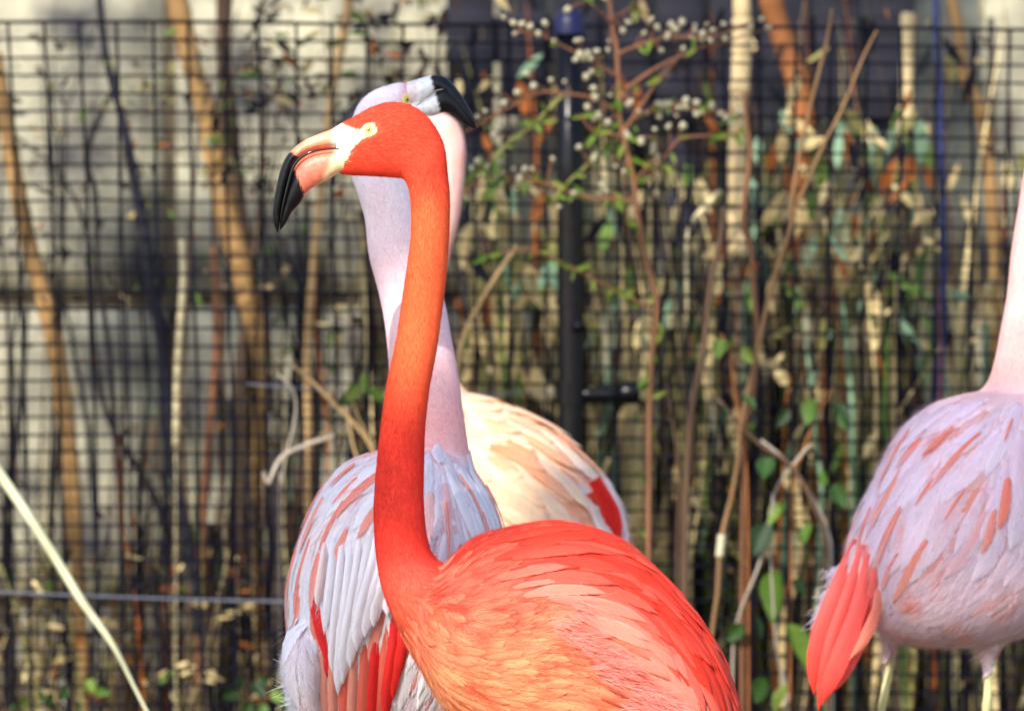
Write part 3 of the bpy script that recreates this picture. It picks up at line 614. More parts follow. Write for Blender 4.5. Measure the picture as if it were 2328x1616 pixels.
def b_heading(legs): return legs_heading
legs_heading = Vector((-1, 0, 0))
def sample(b, cnt, maskf, rr):
    wt = b.area * maskf(b.cpx, b.cen, b.nrm)
    if wt.sum() <= 0: return None
    idx = rr.choice(len(wt), cnt, p=wt / wt.sum()); u = rr.random((cnt, 2)); f = u.sum(1) > 1; u[f] = 1 - u[f]
    a = b.co[b.tri[idx]]; p = a[:, 0] + u[:, :1] * (a[:, 1] - a[:, 0]) + u[:, 1:] * (a[:, 2] - a[:, 0])
    return p, b.nrm[idx]
def spaced(p, d):
    keep = []; cell = {}
    for i, q in enumerate(p):
        k = tuple((q // d).astype(int)); ok = True
        for a in (-1, 0, 1):
            for c in (-1, 0, 1):
                for e in (-1, 0, 1):
                    for j in cell.get((k[0] + a, k[1] + c, k[2] + e), ()):
                        if ((p[j] - q) ** 2).sum() < d * d: ok = False
        if ok: cell.setdefault(k, []).append(i); keep.append(i)
    return keep
FT = np.array([0, .12, .3, .5, .68, .82, .92, 1.0]); FJ = np.array([-1, -.5, 0, .5, 1])
def wprof(t, tip): return np.where(t < .6, .35 + .65 * np.sin(t / .6 * math.pi / 2), np.clip(1 - ((t - .6) / .4) ** tip, .02, 1))
def feather_geo(b, base, d, nrm, L, W, lift, h0, col, tipcol, rr, tip=2.6, curve=0.0, edge=1.12):
    """a feather laid on the body's surface, walking along the plumage flow"""
    p = Vector(base); d = Vector(d); nn = Vector(nrm); V = []; C = []; pos = []; last = 0
    for t in FT:
        st = (t - last) * L; last = t
        if st:
            p = p + d * st; q, nq, _, _ = b.bvh.find_nearest(p)
            if (q - p).length < .03: p = q; nn = nn.lerp(nq, .7).normalized()
            fd = Vector(b.flow(toPx(np.array([tuple(p)])))[0]); fd -= nn * fd.dot(nn)
            if fd.length > .2: d = d.lerp(fd.normalized(), .35)
            d -= nn * d.dot(nn); d.normalize()
        pos.append((p.copy(), d.copy(), nn.copy()))
    wv = wprof(FT, tip) * W; wig = rr.normal(0, .02 * L)
    for (p, d, nn), t, ww in zip(pos, FT, wv):
        s = d.cross(nn); hh = h0 + lift * t ** 1.3
        for j in FJ:
            v = p + s * (j * ww + wig * t * t + curve * L * t * t) + nn * (hh + .0016 * (1 - j * j) * (1 - .5 * t) * min(1, W / .012) - .0014 * abs(j) ** 2)
            V.append(v); c = col * (1 - t ** 1.6) + tipcol * t ** 1.6
            C.append(c * (edge if abs(j) == 1 else 1.0 if j else .94))
    return V, C
FF = [(i * 5 + j, i * 5 + j + 1, i * 5 + j + 6, i * 5 + j + 5) for i in range(len(FT) - 1) for j in range(4)]
FUV = [(j, t) for t in FT for j in FJ]
FE = np.array([min(1, max(abs(j) ** 2.5 * min(1, .25 + t), max(0, (t - .70) / .30) ** 1.2 * (.75 + .25 * abs(j)), .95 * (1 - t / .12))) for t in FT for j in FJ])
def feather_mesh(name, V, C, nfe, fr=1.0):
    F = []
    for k in range(nfe): F += [tuple(i + k * 40 for i in f) for f in FF]
    me = mesh(name, V, F, np.column_stack([np.clip(C, 0, 1), np.tile(FE * fr, nfe)])); uv = me.uv_layers.new(name='UVMap'); li = np.empty(len(me.loops), np.int32); me.loops.foreach_get('vertex_index', li)
    a = np.array(FUV)[li % 40]; a[:, 1] += (li // 40) * 1.37 % 17; uv.data.foreach_set('uv', a.ravel().astype(np.float32)); return me
def contour(b, cnt, dist, mask, Lr, Wr, lift, h0, cf, seed, name='contour_plumage', tip=2.4, parts=False, edge=1.12):
    rr = np.random.default_rng(seed); p, nr = sample(b, cnt, mask, rr); kp = spaced(p, dist); p, nr = p[kp], nr[kp]
    px = toPx(p); d = b.flow(px); d -= nr * (d * nr).sum(1)[:, None]; ln = np.linalg.norm(d, axis=1); d /= ln[:, None] + 1e-9
    base, tp = cf(px, p, rr); VV, CC = [], []; cnt = 0
    for i in range(len(p)):
        if ln[i] < .12: continue
        L = rr.uniform(*Lr); W = rr.uniform(*Wr); dd = Vector(d[i]) ; a = rr.normal(0, .12); dd = (dd + Vector(d[i]).cross(Vector(nr[i])) * a).normalized()
        V, C = feather_geo(b, p[i], dd, nr[i], L, W, lift * rr.uniform(.6, 1.4), h0 + rr.uniform(0, .0015), base[i], tp[i], rr, tip, edge=edge)
        if parts: link(name, feather_mesh(name, V, C, 1, 1.5 if name == 'coral_feather' else 1.0), M['feather'], b.root)
        else: VV += V; CC += C
        cnt += 1
    if not parts:
        o = link(name, feather_mesh(name, VV, CC, cnt), M['feather'], b.root); o['kind'] = 'stuff'
    return cnt
def fuzz(b, cnt, mask, L, W, lift, seed, vary=.12, name='down', lighten=1.0, clump=None, cdir=0):
    """very short body down: one sliver each, all one mass"""
    rr = np.random.default_rng(seed); p, nr = sample(b, cnt, mask, rr); px = toPx(p); d = b.flow(px); d += rr.normal(0, .18, d.shape); d -= nr * (d * nr).sum(1)[:, None]
    d /= np.linalg.norm(d, axis=1)[:, None] + 1e-9; s = np.cross(d, nr); l = L * rr.uniform(.5, 1.4, (len(p), 1)); ww = W * rr.uniform(.6, 1.3, (len(p), 1))
    c = b.colf(px, p) * rr.uniform(1 - vary, 1 + vary, (len(p), 1)) * lighten
    if clump is not None: c = clump(px, p, c, rr)
    if cdir: d = d + s * ((vn(p, 70, 3) - .5) * cdir)[:, None]; d /= np.linalg.norm(d, axis=1)[:, None]
    v0 = p - s * ww - nr * .0006; v1 = p + s * ww - nr * .0006; v2 = p + d * l + nr * lift * rr.uniform(.4, 1.5, (len(p), 1))
    V = np.stack([v0, v1, v2], 1).reshape(-1, 3); C = np.repeat(np.clip(c, 0, 1), 3, axis=0)
    me = bpy.data.meshes.new(name); n = len(p); me.vertices.add(3 * n); me.vertices.foreach_set('co', V.ravel().astype(np.float32))
    me.loops.add(3 * n); me.loops.foreach_set('vertex_index', np.arange(3 * n, dtype=np.int32)); me.polygons.add(n); me.polygons.foreach_set('loop_start', np.arange(0, 3 * n, 3, dtype=np.int32))
    me.polygons.foreach_set('loop_total', np.full(n, 3, np.int32)); me.update(calc_edges=True); me.validate(); setcol(me, C)
    o = link(name, me, M['down'], b.root); o['kind'] = 'stuff'; return o
def quill(b, name, pts, wpx, Y0, Y1, col, tipcol, seed, tip=2.2, conform=None):
    """a long flight or tail feather along photo points, from depth Y0 to Y1"""
    rr = np.random.default_rng(seed); d = catmull(pts, 8); lastY = None; V, C = [], []
    ww = np.maximum(wprof(FT, tip), np.where(FT < .4, .8, 0)) * wpx / 2 / PXM * (1 + Y0 / 10); side = None
    for t, w_ in zip(FT, ww):
        i = min(len(d) - 1, t * (len(d) - 1)); k = int(i); f = i - k; xy = d[k] * (1 - f) + d[min(k + 1, len(d) - 1)] * f; Y = Y0 + (Y1 - Y0) * t
        if conform is not None:
            o_ = P(*xy, b.Y); hit = b.bvh.ray_cast(Vector((o_.x, b.Y - .5, o_.z)), Vector((0, 1, 0)))[0]
            if hit is not None: lastY = hit.y - (-.004 + (conform + .004) * min(1, t / .35))
            Y = lastY if lastY is not None else Y
        tg = d[min(k + 1, len(d) - 1)] - d[max(k - 1, 0)]; tg = Vector((tg[0], 0, -tg[1])).normalized(); s = Vector((tg.z, -.25 if seed % 2 else .2, -tg.x)).normalized()
        p = P(*xy, Y)
        for j in FJ: V.append(p + s * j * w_ + Vector((0, -1, 0)) * .005 * (1 - j * j)); C.append((col * (1 - t) + tipcol * t) * (1.12 if abs(j) == 1 else 1 if j else .85) * rr.uniform(.95, 1.05))
    return link(name, feather_mesh(name, V, C, 1, .75), M['feather'], b.root)
def tufts(b, name, roots, dirs, L, W, col, seed, n_each=8, spread=.5):
    """loose wispy barbs: curved hair-thin strips"""
    rr = np.random.default_rng(seed); V, F, C = [], [], []
    for p, d in zip(roots, dirs):
        for _ in range(n_each):
            q = Vector(p) + Vector(rr.normal(0, .006, 3)); dd = (Vector(d) + Vector(rr.normal(0, spread, 3))).normalized(); l = L * rr.uniform(.4, 1.3); bend = Vector(rr.normal(0, .35, 3)); off = len(V); s = dd.cross(Vector((0, 1, 0))).normalized(); f = rr.uniform(.85, 1.15)
            for i in range(5):
                t = i / 4; c = q + dd * l * t + bend * l * t * t * .5; ww = W * (1 - .85 * t); V += [c - s * ww, c + s * ww]; C += [col * f] * 2
                if i: a = off + 2 * i; F.append((a - 2, a - 1, a + 1, a))
    o = link(name, mesh(name, V, F, np.clip(C, 0, 1)), M['down'], b.root); o['kind'] = 'stuff'; return o
def bill(b, name, sec, Y, colf, n=28, k=8):
    V, F = loft_data(sec, Y, n, k); co = np.array([tuple(v) for v in V]); me = mesh(name, V, F, np.clip(colf(toPx(co), co), 0, 1)); return link(name, me, M['bill'], b.root)
def eye(b, x, y, r, side=-1, detail=True):
    o = P(x, y, b.Y); q, nn, _, _ = b.bvh.ray_cast(Vector((o.x, b.Y + side * .3, o.z)), Vector((0, -side, 0)))
    if q is None: return
    def disc(name, rr, h, off, mat, par, seg=20, rings=5, torus=None):
        V, F = [], []; up = Vector((0, 0, 1)); a = up.cross(nn).normalized(); c = nn.cross(a)
        prof = [(math.sin(t), math.cos(t)) for t in np.linspace(0.02, math.pi / 2, rings)] if torus is None else [(1 - torus + torus * math.cos(t), torus * math.sin(t)) for t in np.linspace(math.pi, 0, rings)]
        for s_, cc in prof:
            for j in range(seg): th = 2 * math.pi * j / seg; V.append(q + nn * (off + h * cc) + (a * math.cos(th) + c * math.sin(th)) * rr * s_)
        for i in range(len(prof) - 1):
            for j in range(seg): F.append((i * seg + j, i * seg + (j + 1) % seg, (i + 1) * seg + (j + 1) % seg, (i + 1) * seg + j))
        if torus is None: F.append(tuple(range(seg)))
        return link(name, mesh(name, V, F), mat, par)
    e = disc('eye', r, r * .42, -.0004, M['iris'], b.root)
    disc('eyelid', r * 1.62, r * .55, -.0004, M['lid'], e, rings=7, torus=.42)
    disc('pupil', r * .34, r * .06, r * .42 - .0004, M['pupil'], e)

RED = np.array((.78, .030, .028))
# ---- A: the orange flamingo
A_FACE = [(770, 278), (800, 291), (818, 295), (830, 282), (846, 279), (858, 292), (853, 306), (833, 313), (818, 321), (800, 338), (790, 362), (776, 376), (762, 400), (700, 400), (700, 280)]
def colA(px, co):
    x, y = px[:, 0], px[:, 1]
    head = np.array((.82, .072, .036)); neck = np.array((.87, .145, .050)); low = np.array((.72, .046, .030)); br = np.array((.88, .26, .09)); back = np.array((.70, .050, .034)); leg = np.array((.75, .35, .3))  # own reds, plus painted sun on upper neck, painted shade on lower neck, back
    c = mix(head, neck, sm(y, 380, 520)); c = mix(c, low, sm(y, 760, 1040)); c = mix(c, np.array((.8, .10, .06)), sm(y, 1230, 1360)); 
    m = sm(y, 1330, 1580) * (1 - sm(x, 1250, 1560)); nz = (vn(co * np.array((.6, 1, 1.6)), 60, 2) - .5) * .7
    c = mix(c, br, np.clip(m + nz * (m > .08), 0, 1)); c = mix(c, back, sm(x - (y - 1290) * .8, 1010, 1120) * (y > 1100))
    c = c * (.86 + .16 * vn(co, 240, 4) + .12 * vn(co, 60, 6))[:, None]
    f = inpoly(px, A_FACE); d = np.hypot(x - 770, y - 320); c[f] = mix(np.array((.72, .60, .36)), np.array((.64, .65, .62)), 1 - sm(d[f], 10, 55)) * (.85 + .3 * vn(co[f], 180, 12))[:, None]
    c[co[:, 2] < .50] = leg; return c
flA = Flow([[(770, 330), (850, 320), (950, 310), (985, 370), (975, 480), (955, 650), (925, 850), (905, 1050), (905, 1200), (940, 1350), (1040, 1440)],
            [(1030, 1290), (1100, 1225), (1250, 1195), (1420, 1245), (1580, 1400), (1660, 1560), (1690, 1720), (1700, 1800)],
            [(930, 1350), (1050, 1340), (1200, 1300), (1350, 1320), (1480, 1420), (1570, 1560), (1620, 1720)], [(930, 1440), (1080, 1470), (1250, 1440), (1400, 1480), (1520, 1570), (1600, 1680)],
            [(990, 1580), (1150, 1600), (1300, 1600), (1480, 1660), (1580, 1740)]])
hw = .021
secA = [(765, 288, 764, 388, .015), (775, 280, 774, 396, .018), (800, 268, 798, 399, .021), (845, 243, 843, 401, .0245), (888, 232, 893, 404, .026), (930, 238, 910, 404, .027), (968, 262, 918, 408, .027), (995, 298, 922, 414, .0265),
        (1012, 340, 927, 424, .026), (1018, 395, 931, 440, .0255), (1023, 445, 934, 470, .025), (1022, 520, 934, 535, .025), (1018, 590, 928, 585, .025), (1010, 668, 916, 668, .026), (994, 790, 899, 780, .0265),
        (977, 881, 880, 865, .027), (967, 972, 868, 948, .028), (964, 1063, 855, 1063, .030), (964, 1150, 849, 1165, .033), (972, 1225, 853, 1246, .038), (992, 1270, 866, 1330, .046), (1040, 1300, 891, 1398, .060), (1110, 1330, 935, 1480, .078), (1180, 1380, 985, 1560, .09)]
trA = [(935, 1380, 935, 1440, .03), (965, 1320, 960, 1520, .075), (1020, 1272, 1020, 1620, .105), (1080, 1224, 1090, 1690, .120), (1170, 1198, 1190, 1750, .130), (1260, 1187, 1300, 1780, .134), (1350, 1204, 1400, 1785, .130), (1440, 1250, 1500, 1780, .120),
       (1530, 1335, 1560, 1770, .105), (1605, 1440, 1610, 1770, .085), (1650, 1540, 1640, 1775, .06), (1680, 1660, 1670, 1780, .035), (1695, 1740, 1690, 1780, .015)]
def leg_paths(x1, x2, ytop, Y, dx=0, dY=.035, r=.0075, kneepx=None):
    out = []
    for x, yy in ((x1, Y - dY), (x2, Y + dY)):
        t = P(x, ytop, yy); z = t.z
        out.append(([t, Vector((t.x + dx * .3, yy, z * .86)), Vector((t.x + dx * .6, yy, z * .56)), Vector((t.x + dx * .62, yy, z * .48)), Vector((t.x + dx, yy, z * .2)), Vector((t.x + dx, yy, .010))], [.022, .0095, r, r * 1.5, r, r * .9]))
    return out
A = make_bird('bright orange-red flamingo standing in profile with a pink bill tipped black', 'flamingos in the enclosure', 0.0, [secA, trA], leg_paths(1330, 1420, 1740, 0.0), .0024, 5, colA, flA)
PINK = np.array((.80, .26, .17)); BLACK = np.array((.006, .006, .008)); CREAM = np.array((.86, .66, .36))
def colAu(px, co):
    x, y = px[:, 0], px[:, 1]; c = mix(np.array((.82, .34, .18)), np.array((.80, .24, .15)), sm(y, 312, 350)); c = mix(c, np.array((.68, .66, .60)), sm(x + .2 * (y - 300), 752, 764))
    st = np.exp(-((y - (318 + (x - 700) * -.18)) / 5) ** 2) * (x > 695) * (x < 750); c = mix(c, np.array((.88, .58, .30)), st * .8)
    k = sm(-((x - 659) * 14 - (y - 345) * 23) / 27 + 1.2 * np.sin(y * .6), -2, 2); return mix(c, BLACK, k)
def colAl(px, co):
    x, y = px[:, 0], px[:, 1]; c = mix(np.array((.80, .20, .125)), CREAM, sm(x + .45 * (y - 340), 756, 770) * .95); c = mix(c, np.array((.85, .42, .18)), sm(y, 395, 425) * sm(x, 700, 740) * .7)
    # slanted boundary of the black tip, slightly ragged
    k = sm(-(x - 667 - (y - 380) * .40) + 2.2 * np.sin(y * .55) + 1.3 * np.sin(y * 1.3), -3, 3); return mix(c, BLACK, k)
bill(A, 'upper_bill', [(786, 283, 790, 338, .0165), (773, 283, 778, 337, .0165), (751, 295, 756, 337, .0162), (717, 308, 727, 340, .0158), (685, 324, 700, 348, .015), (660, 345, 682, 359, .0142), (646, 365, 669, 374, .0130), (636, 391, 661, 396, .0115), (629, 422, 652, 425, .0098), (623, 456, 644, 457, .0080), (620, 482, 639, 484, .0064), (622, 508, 636, 509, .0046), (631, 529, 633, 528, .0012)], 0, colAu)
bill(A, 'lower_bill', [(792, 336, 780, 392, .0165), (766, 338, 766, 396, .0168), (728, 342, 745, 409, .0165), (701, 350, 716, 424, .0158), (684, 361, 696, 440, .0148), (671, 376, 684, 460, .0132), (663, 398, 674, 472, .0116), (654, 426, 663, 484, .0096), (646, 458, 654, 502, .0074), (640, 486, 645, 515, .0052), (636, 512, 636, 525, .002)], 0, colAl)
# dark seam where the mandibles meet, and the nostril slit
seam = [(772, 338), (740, 340), (712, 344), (692, 353), (676, 366), (665, 385), (657, 412), (649, 444), (642, 474), (637, 505)]
for sd in (-1, 1):
    zz = [.0168, .0168, .0163, .0154, .0143, .0128, .0108, .0088, .0066, .0044]
    tube('bill_seam', [P(x, y, sd * (q + .0002)) for (x, y), q in zip(seam, zz)], [.0006, .0010, .0015, .0018, .002, .002, .0018, .0016, .0014, .001], M['pupil'], A.root, 6, 3)
    tube('nostril', [P(x, y, sd * (.0142 if 700 < x < 740 else .0146)) for x, y in ((746, 321), (728, 325), (712, 330), (702, 334))], [.0004, .0011, .0011, .0004], M['lid'], A.root, 6, 3)
eye(A, 839, 297, .0056, -1); eye(A, 839, 297, .0056, 1)
tA = lambda px: (px[:, 0] - 930) * .75 + (px[:, 1] - 1280) * .55
trunkA = lambda px, c, n: sm(tA(px), 45, 150) * (c[:, 2] > .52) * (px[:, 1] > 1150)
def cA(px, p, rr):
    x, y = px[:, 0], px[:, 1]; n = len(x); red = np.array((.74, .046, .030)); sal = np.array((.82, .13, .085)); br = np.array((.90, .33, .15))
    t = sm(y, 1330, 1600) * (1 - sm(x, 1180, 1520)); c = mix(np.tile(red, (n, 1)), sal, sm(y - .3 * x, 880, 1040)); c = mix(c, br, np.clip(t * 1.1 + rr.normal(0, .14, n) * (t > .05), 0, 1))
    c = mix(c, np.array((.84, .24, .15)), np.clip(rr.normal(-.05, .22, n), 0, .7)); return c * rr.uniform(.85, 1.1, (n, 1)), np.clip(mix(c, np.array((.88, .34, .17)), rr.uniform(0, .35, n)), 0, 1)
contour(A, 12000, .0085, trunkA, (.030, .046), (.0050, .0080), .0018, .0003, cA, 11)
wingA = lambda px, c, n: inpoly(px, [(1090, 1240), (1250, 1195), (1420, 1245), (1560, 1370), (1640, 1500), (1690, 1700), (1560, 1760), (1430, 1600), (1380, 1480), (1280, 1400), (1120, 1330)])
def cAw(px, p, rr):
    x, y = px[:, 0], px[:, 1]; n = len(x); up = np.array((.76, .044, .024)); lo = np.array((.82, .24, .17)); s = y - (1195 + np.maximum(0, x - 1260) ** 1.35 * .085)
    t = np.clip(sm(s, 70, 190) + rr.normal(0, .12, n), 0, 1); c = mix(np.tile(up, (n, 1)), lo, t); tp = mix(c, np.array((.86, .40, .30)), np.clip(rr.uniform(-.3, .35, n), 0, 1) * (.2 + .8 * t)); return c * rr.uniform(.88, 1.08, (n, 1)), tp
contour(A, 3000, .0165, wingA, (.085, .135), (.0065, .0105), .0045, .004, cAw, 12, 'wing_feather', 2.6, True, 1.25)
flankA = lambda px, c, n: inpoly(px, [(1270, 1400), (1340, 1420), (1430, 1490), (1520, 1570), (1560, 1680), (1400, 1700), (1330, 1560)])
def cAf(px, p, rr):
    n = len(px); c = mix(np.tile((.78, .06, .03), (n, 1)), np.array((.84, .20, .10)), rr.random(n)); return c, mix(c, np.array((.86, .38, .32)), rr.uniform(.1, .6, n))
contour(A, 900, .018, flankA, (.045, .075), (.004, .007), .006, .004, cAf, 13, 'flank_feather', 2.0, True, 1.2)
# wispy ends of the flank plumes
def surf(b, x, y, off=.006):
    o = P(x, y, b.Y); q, nn, _, _ = b.bvh.ray_cast(Vector((o.x, b.Y - .5, o.z)), Vector((0, 1, 0))); return (q - Vector((0, off, 0))) if q else o
rt, dr = [], []
for x, y, ax in ((1330, 1455, .2), (1370, 1475, .3), (1400, 1490, .2), (1420, 1515, .35), (1350, 1500, .1), (1440, 1560, .3), (1480, 1570, .35), (1500, 1590, .4), (1520, 1600, .3), (1540, 1610, .4), (1300, 1440, .2), (1460, 1600, .3), (1380, 1530, .2), (1270, 1410, .3), (1310, 1370, .4), (1420, 1590, .2)):
    rt.append(surf(A, x, y, .016)); dr.append((1, -.12, -ax))
tufts(A, 'plume_barbs', rt, dr, .036, .00035, np.array((.84, .27, .22)), 21, 40, .22)
for i, (pts, wd) in enumerate([([(1560, 1420), (1640, 1560), (1672, 1680), (1690, 1800)], 44), ([(1600, 1480), (1652, 1600), (1676, 1740)], 34), ([(1545, 1440), (1620, 1590), (1650, 1760)], 46)]):
    quill(A, 'tail_feather', pts, wd, -.05 + .02 * i, -.01, RED * .95, RED, 31 + i)
neckA = lambda px, c, n: (px[:, 0] > 775) & (px[:, 1] < 1460) & (px[:, 0] < 1080) & ~inpoly(px, [(x + (8 if x > 800 else 0), y) for x, y in A_FACE])
fuzz(A, 70000, neckA, .0070, .00040, .0014, 41, .12)
def clA(px, p, c, rr):
    t = sm(px[:, 1], 1300, 1560) * (1 - sm(px[:, 0], 1200, 1520)); k = np.clip((.6 * vn(p * np.array((.55, 1, 1.5)), 95, 5) + .6 * vn(p, 45, 8) - .6) * 2.2 + .5, 0, 1); n = len(p)
    b_ = mix(np.tile((.78, .052, .034), (n, 1)), np.array((.82, .20, .13)), k); y_ = mix(np.tile((.84, .15, .075), (n, 1)), np.array((.92, .52, .27)), k); return mix(c, mix(b_, y_, t) * rr.uniform(.9, 1.1, (n, 1)), sm(tA(px), 30, 190))
breastA = lambda px, c, n: sm(tA(px), 10, 120) * (px[:, 1] > 1150) * (c[:, 2] > .52) * (px[:, 0] < 1430) * ~(wingA(px, c, n) & (px[:, 0] > 1200))
fuzz(A, 60000, breastA, .020, .00045, .0045, 42, .1, 'body_down', 1, clA, .9)

# ---- B: the white flamingo seen from behind
YB = .30
def colB(px, co):
    x, y = px[:, 0], px[:, 1]; wh = np.array((.80, .70, .76)); nk = np.array((.80, .58, .64)); base = np.array((.80, .42, .42))
    c = mix(wh * np.ones((len(x), 3)), nk, sm(y, 380, 700)); c = mix(c, base, sm(y, 700, 980)); c = mix(c, wh, sm(y, 1010, 1080))
    nz = np.sin(x * .05 + y * .013) * np.sin(y * .021 - x * .02); c = mix(c, np.array((.78, .50, .52)), np.clip(nz, 0, 1) * .25)
    hd = (y < 250) & (x > 905); c[hd] = mix(c[hd], np.array((.70, .36, .42)), sm(x[hd], 905, 930)); lb = (x < 735) & (y > 1430) & (y < 1720); c[lb] = (.84, .81, .84); c[co[:, 2] < .46] = (.5, .5, .42); return c
flB = Flow([[(930, 230), (850, 230), (830, 320), (870, 440), (900, 560), (930, 700), (970, 880), (990, 1000), (960, 1100), (900, 1250), (850, 1400), (820, 1600), (800, 1800)], [(850, 1035), (745, 1140), (690, 1290), (672, 1420), (685, 1560), (730, 1750)],
            [(1055, 1030), (1095, 1120), (1110, 1250), (1080, 1450), (1000, 1700)]])
secB = [(935, 200, 935, 236, .012), (915, 187, 925, 262, .018), (880, 194, 905, 285, .023), (845, 208, 915, 330, .026), (815, 236, 930, 350, .027), (796, 285, 940, 375, .029), (791, 345, 945, 400, .031), (797, 397, 950, 430, .032), (812, 440, 955, 470, .032), (829, 500, 965, 520, .032), (838, 580, 985, 600, .033), (861, 668, 1012, 689, .034), (876, 749, 1027, 770, .035), (884, 840, 1041, 845, .037),
        (886, 920, 1053, 932, .040), (880, 980, 1063, 1000, .046), (860, 1040, 1072, 1060, .06), (850, 1110, 1080, 1120, .07)]
flB2 = [(668, 1420, 716, 1420, .012, -.075), (655, 1462, 724, 1455, .030, -.075), (645, 1510, 728, 1510, .038, -.075), (652, 1565, 724, 1565, .038, -.07), (668, 1630, 735, 1630, .034, -.06), (700, 1700, 760, 1700, .02, -.04)]
trB = [(900, 1012, 1020, 1004, .03), (840, 1032, 1066, 1040, .075), (785, 1058, 1080, 1080, .105), (742, 1108, 1110, 1130, .130), (706, 1178, 1134, 1200, .150), (678, 1258, 1150, 1290, .158), (660, 1335, 1150, 1380, .155), (662, 1420, 1135, 1470, .148), (680, 1520, 1105, 1560, .132), (705, 1620, 1060, 1650, .108), (750, 1710, 1000, 1730, .075), (810, 1780, 940, 1785, .04)]
legs_heading = Vector((.5, .86, 0))
B = make_bird('white and lilac flamingo seen from behind, its head turned showing a black-tipped white bill', 'flamingos in the enclosure', YB, [secB, trB, flB2], leg_paths(870, 980, 1700, YB + .02), .0034, 5, colB, flB)
WH = np.array((.72, .72, .74))
def colBu(px, co):
    x, y = px[:, 0], px[:, 1]; k = sm(x - 990 + (y - 215) * -.28 + 2 * np.sin(y * .5), -3, 3); return mix(mix(np.array((.74, .62, .62)), WH, sm(x, 935, 960)), BLACK, k)
bill(B, 'upper_bill', [(924, 188, 928, 235, .016), (940, 183, 950, 236, .0165), (960, 177, 972, 226, .016), (984, 171, 992, 212, .0152), (1004, 172, 1008, 220, .0142), (1024, 184, 1020, 234, .0128), (1044, 209, 1034, 250, .0108), (1064, 241, 1050, 266, .0084), (1079, 269, 1064, 280, .0055), (1084, 296, 1078, 292, .0015)], YB, colBu)
bill(B, 'lower_bill', [(930, 232, 946, 258, .014), (948, 230, 962, 264, .016), (972, 222, 984, 264, .0165), (994, 203, 1006, 257, .0155), (1012, 198, 1020, 258, .0135), (1026, 206, 1036, 264, .0112), (1042, 224, 1052, 281, .0085), (1058, 250, 1066, 288, .005), (1074, 286, 1076, 293, .0015)], YB - .002, colBu)
for sd in (-1, 1): tube('bill_seam', [P(x, y, YB + sd * q) for (x, y), q in zip([(944, 244), (958, 230), (974, 218), (992, 207), (1008, 203)], [.0162, .0168, .0170, .0162, .0148])], [.0004, .0009, .0012, .0012, .0008], M['bill'] and STEM['grey'], B.root, 6, 3)
eye(B, 925, 228, .0050, -1); eye(B, 905, 225, .0050, 1)
trunkB = lambda px, c, n: sm(px[:, 1], 990, 1090) * (c[:, 2] > .50)
CORAL = np.array((.78, .15, .09))
def cB(px, p, rr):
    n = len(px); c = np.tile((.82, .74, .80), (n, 1)) * rr.uniform(.9, 1.06, (n, 1)); k = rr.random(n) < .16; c[k] = mix(c[k], CORAL, rr.uniform(.4, .9, k.sum())); return mix(c, np.array((.76, .50, .48)), rr.uniform(0, .35, n)), c
contour(B, 5000, .014, trunkB, (.045, .065), (.007, .011), .002, .0004, cB, 51)
wingB = lambda px, c, n: (px[:, 1] > 1050) & (px[:, 1] < 1430) & (c[:, 1] < YB + .03) & (px[:, 0] < 1130)
def cBw(px, p, rr):
    n = len(px); c = np.tile((.84, .79, .85), (n, 1)) * rr.uniform(.92, 1.04, (n, 1)); k = rr.random(n) < .12; c2 = c.copy(); c2[k] = mix(c[k], CORAL, rr.uniform(.2, .6, k.sum())); return c2, mix(c2, np.array((.84, .82, .86)), rr.uniform(.3, .9, n))
contour(B, 1800, .022, wingB, (.08, .14), (.010, .017), .0025, .002, cBw, 52, 'wing_feather', 2.2, True, 1.02)
def cStreak(px, p, rr):
    n = len(px); c = mix(np.tile((.84, .20, .14), (n, 1)), np.array((.86, .34, .27)), rr.uniform(0, .8, n)); return c, mix(c, np.array((.82, .62, .60)), rr.uniform(.0, .6, n))
contour(B, 200, .034, wingB, (.04, .12), (.0025, .0095), .0025, .005, cStreak, 57, 'coral_feather', 1.8, True, 1.0)
yb = YB - .165
SAL = np.array((.84, .34, .26)); COR = np.array((.84, .15, .10)); LW = np.array((.82, .78, .84))
for i, (x0, y0, x1, y1, wd, c) in enumerate([(722, 1300, 742, 1540, 26, RED), (738, 1320, 756, 1600, 26, RED), (748, 1380, 738, 1700, 30, SAL), (765, 1380, 758, 1690, 30, SAL), (790, 1390, 782, 1720, 30, COR), (812, 1390, 800, 1700, 30, SAL), (835, 1385, 822, 1720, 30, COR), (858, 1380, 846, 1690, 30, RED * 1.1), (880, 1370, 862, 1700, 30, COR), (900, 1365, 878, 1640, 30, RED), (918, 1362, 893, 1590, 30, RED), (934, 1362, 908, 1540, 26, RED * .9)]):
    quill(B, 'flight_feather', [(x0, y0), (x0 - 6, y0 + (y1 - y0) * .4), (x1 + 2, y0 + (y1 - y0) * .75), (x1, y1)], wd, yb + .004 - .0015 * (i % 3), yb + .02, c * .92, c, 60 + i, 2.6, .0125 - .0012 * (i % 3))
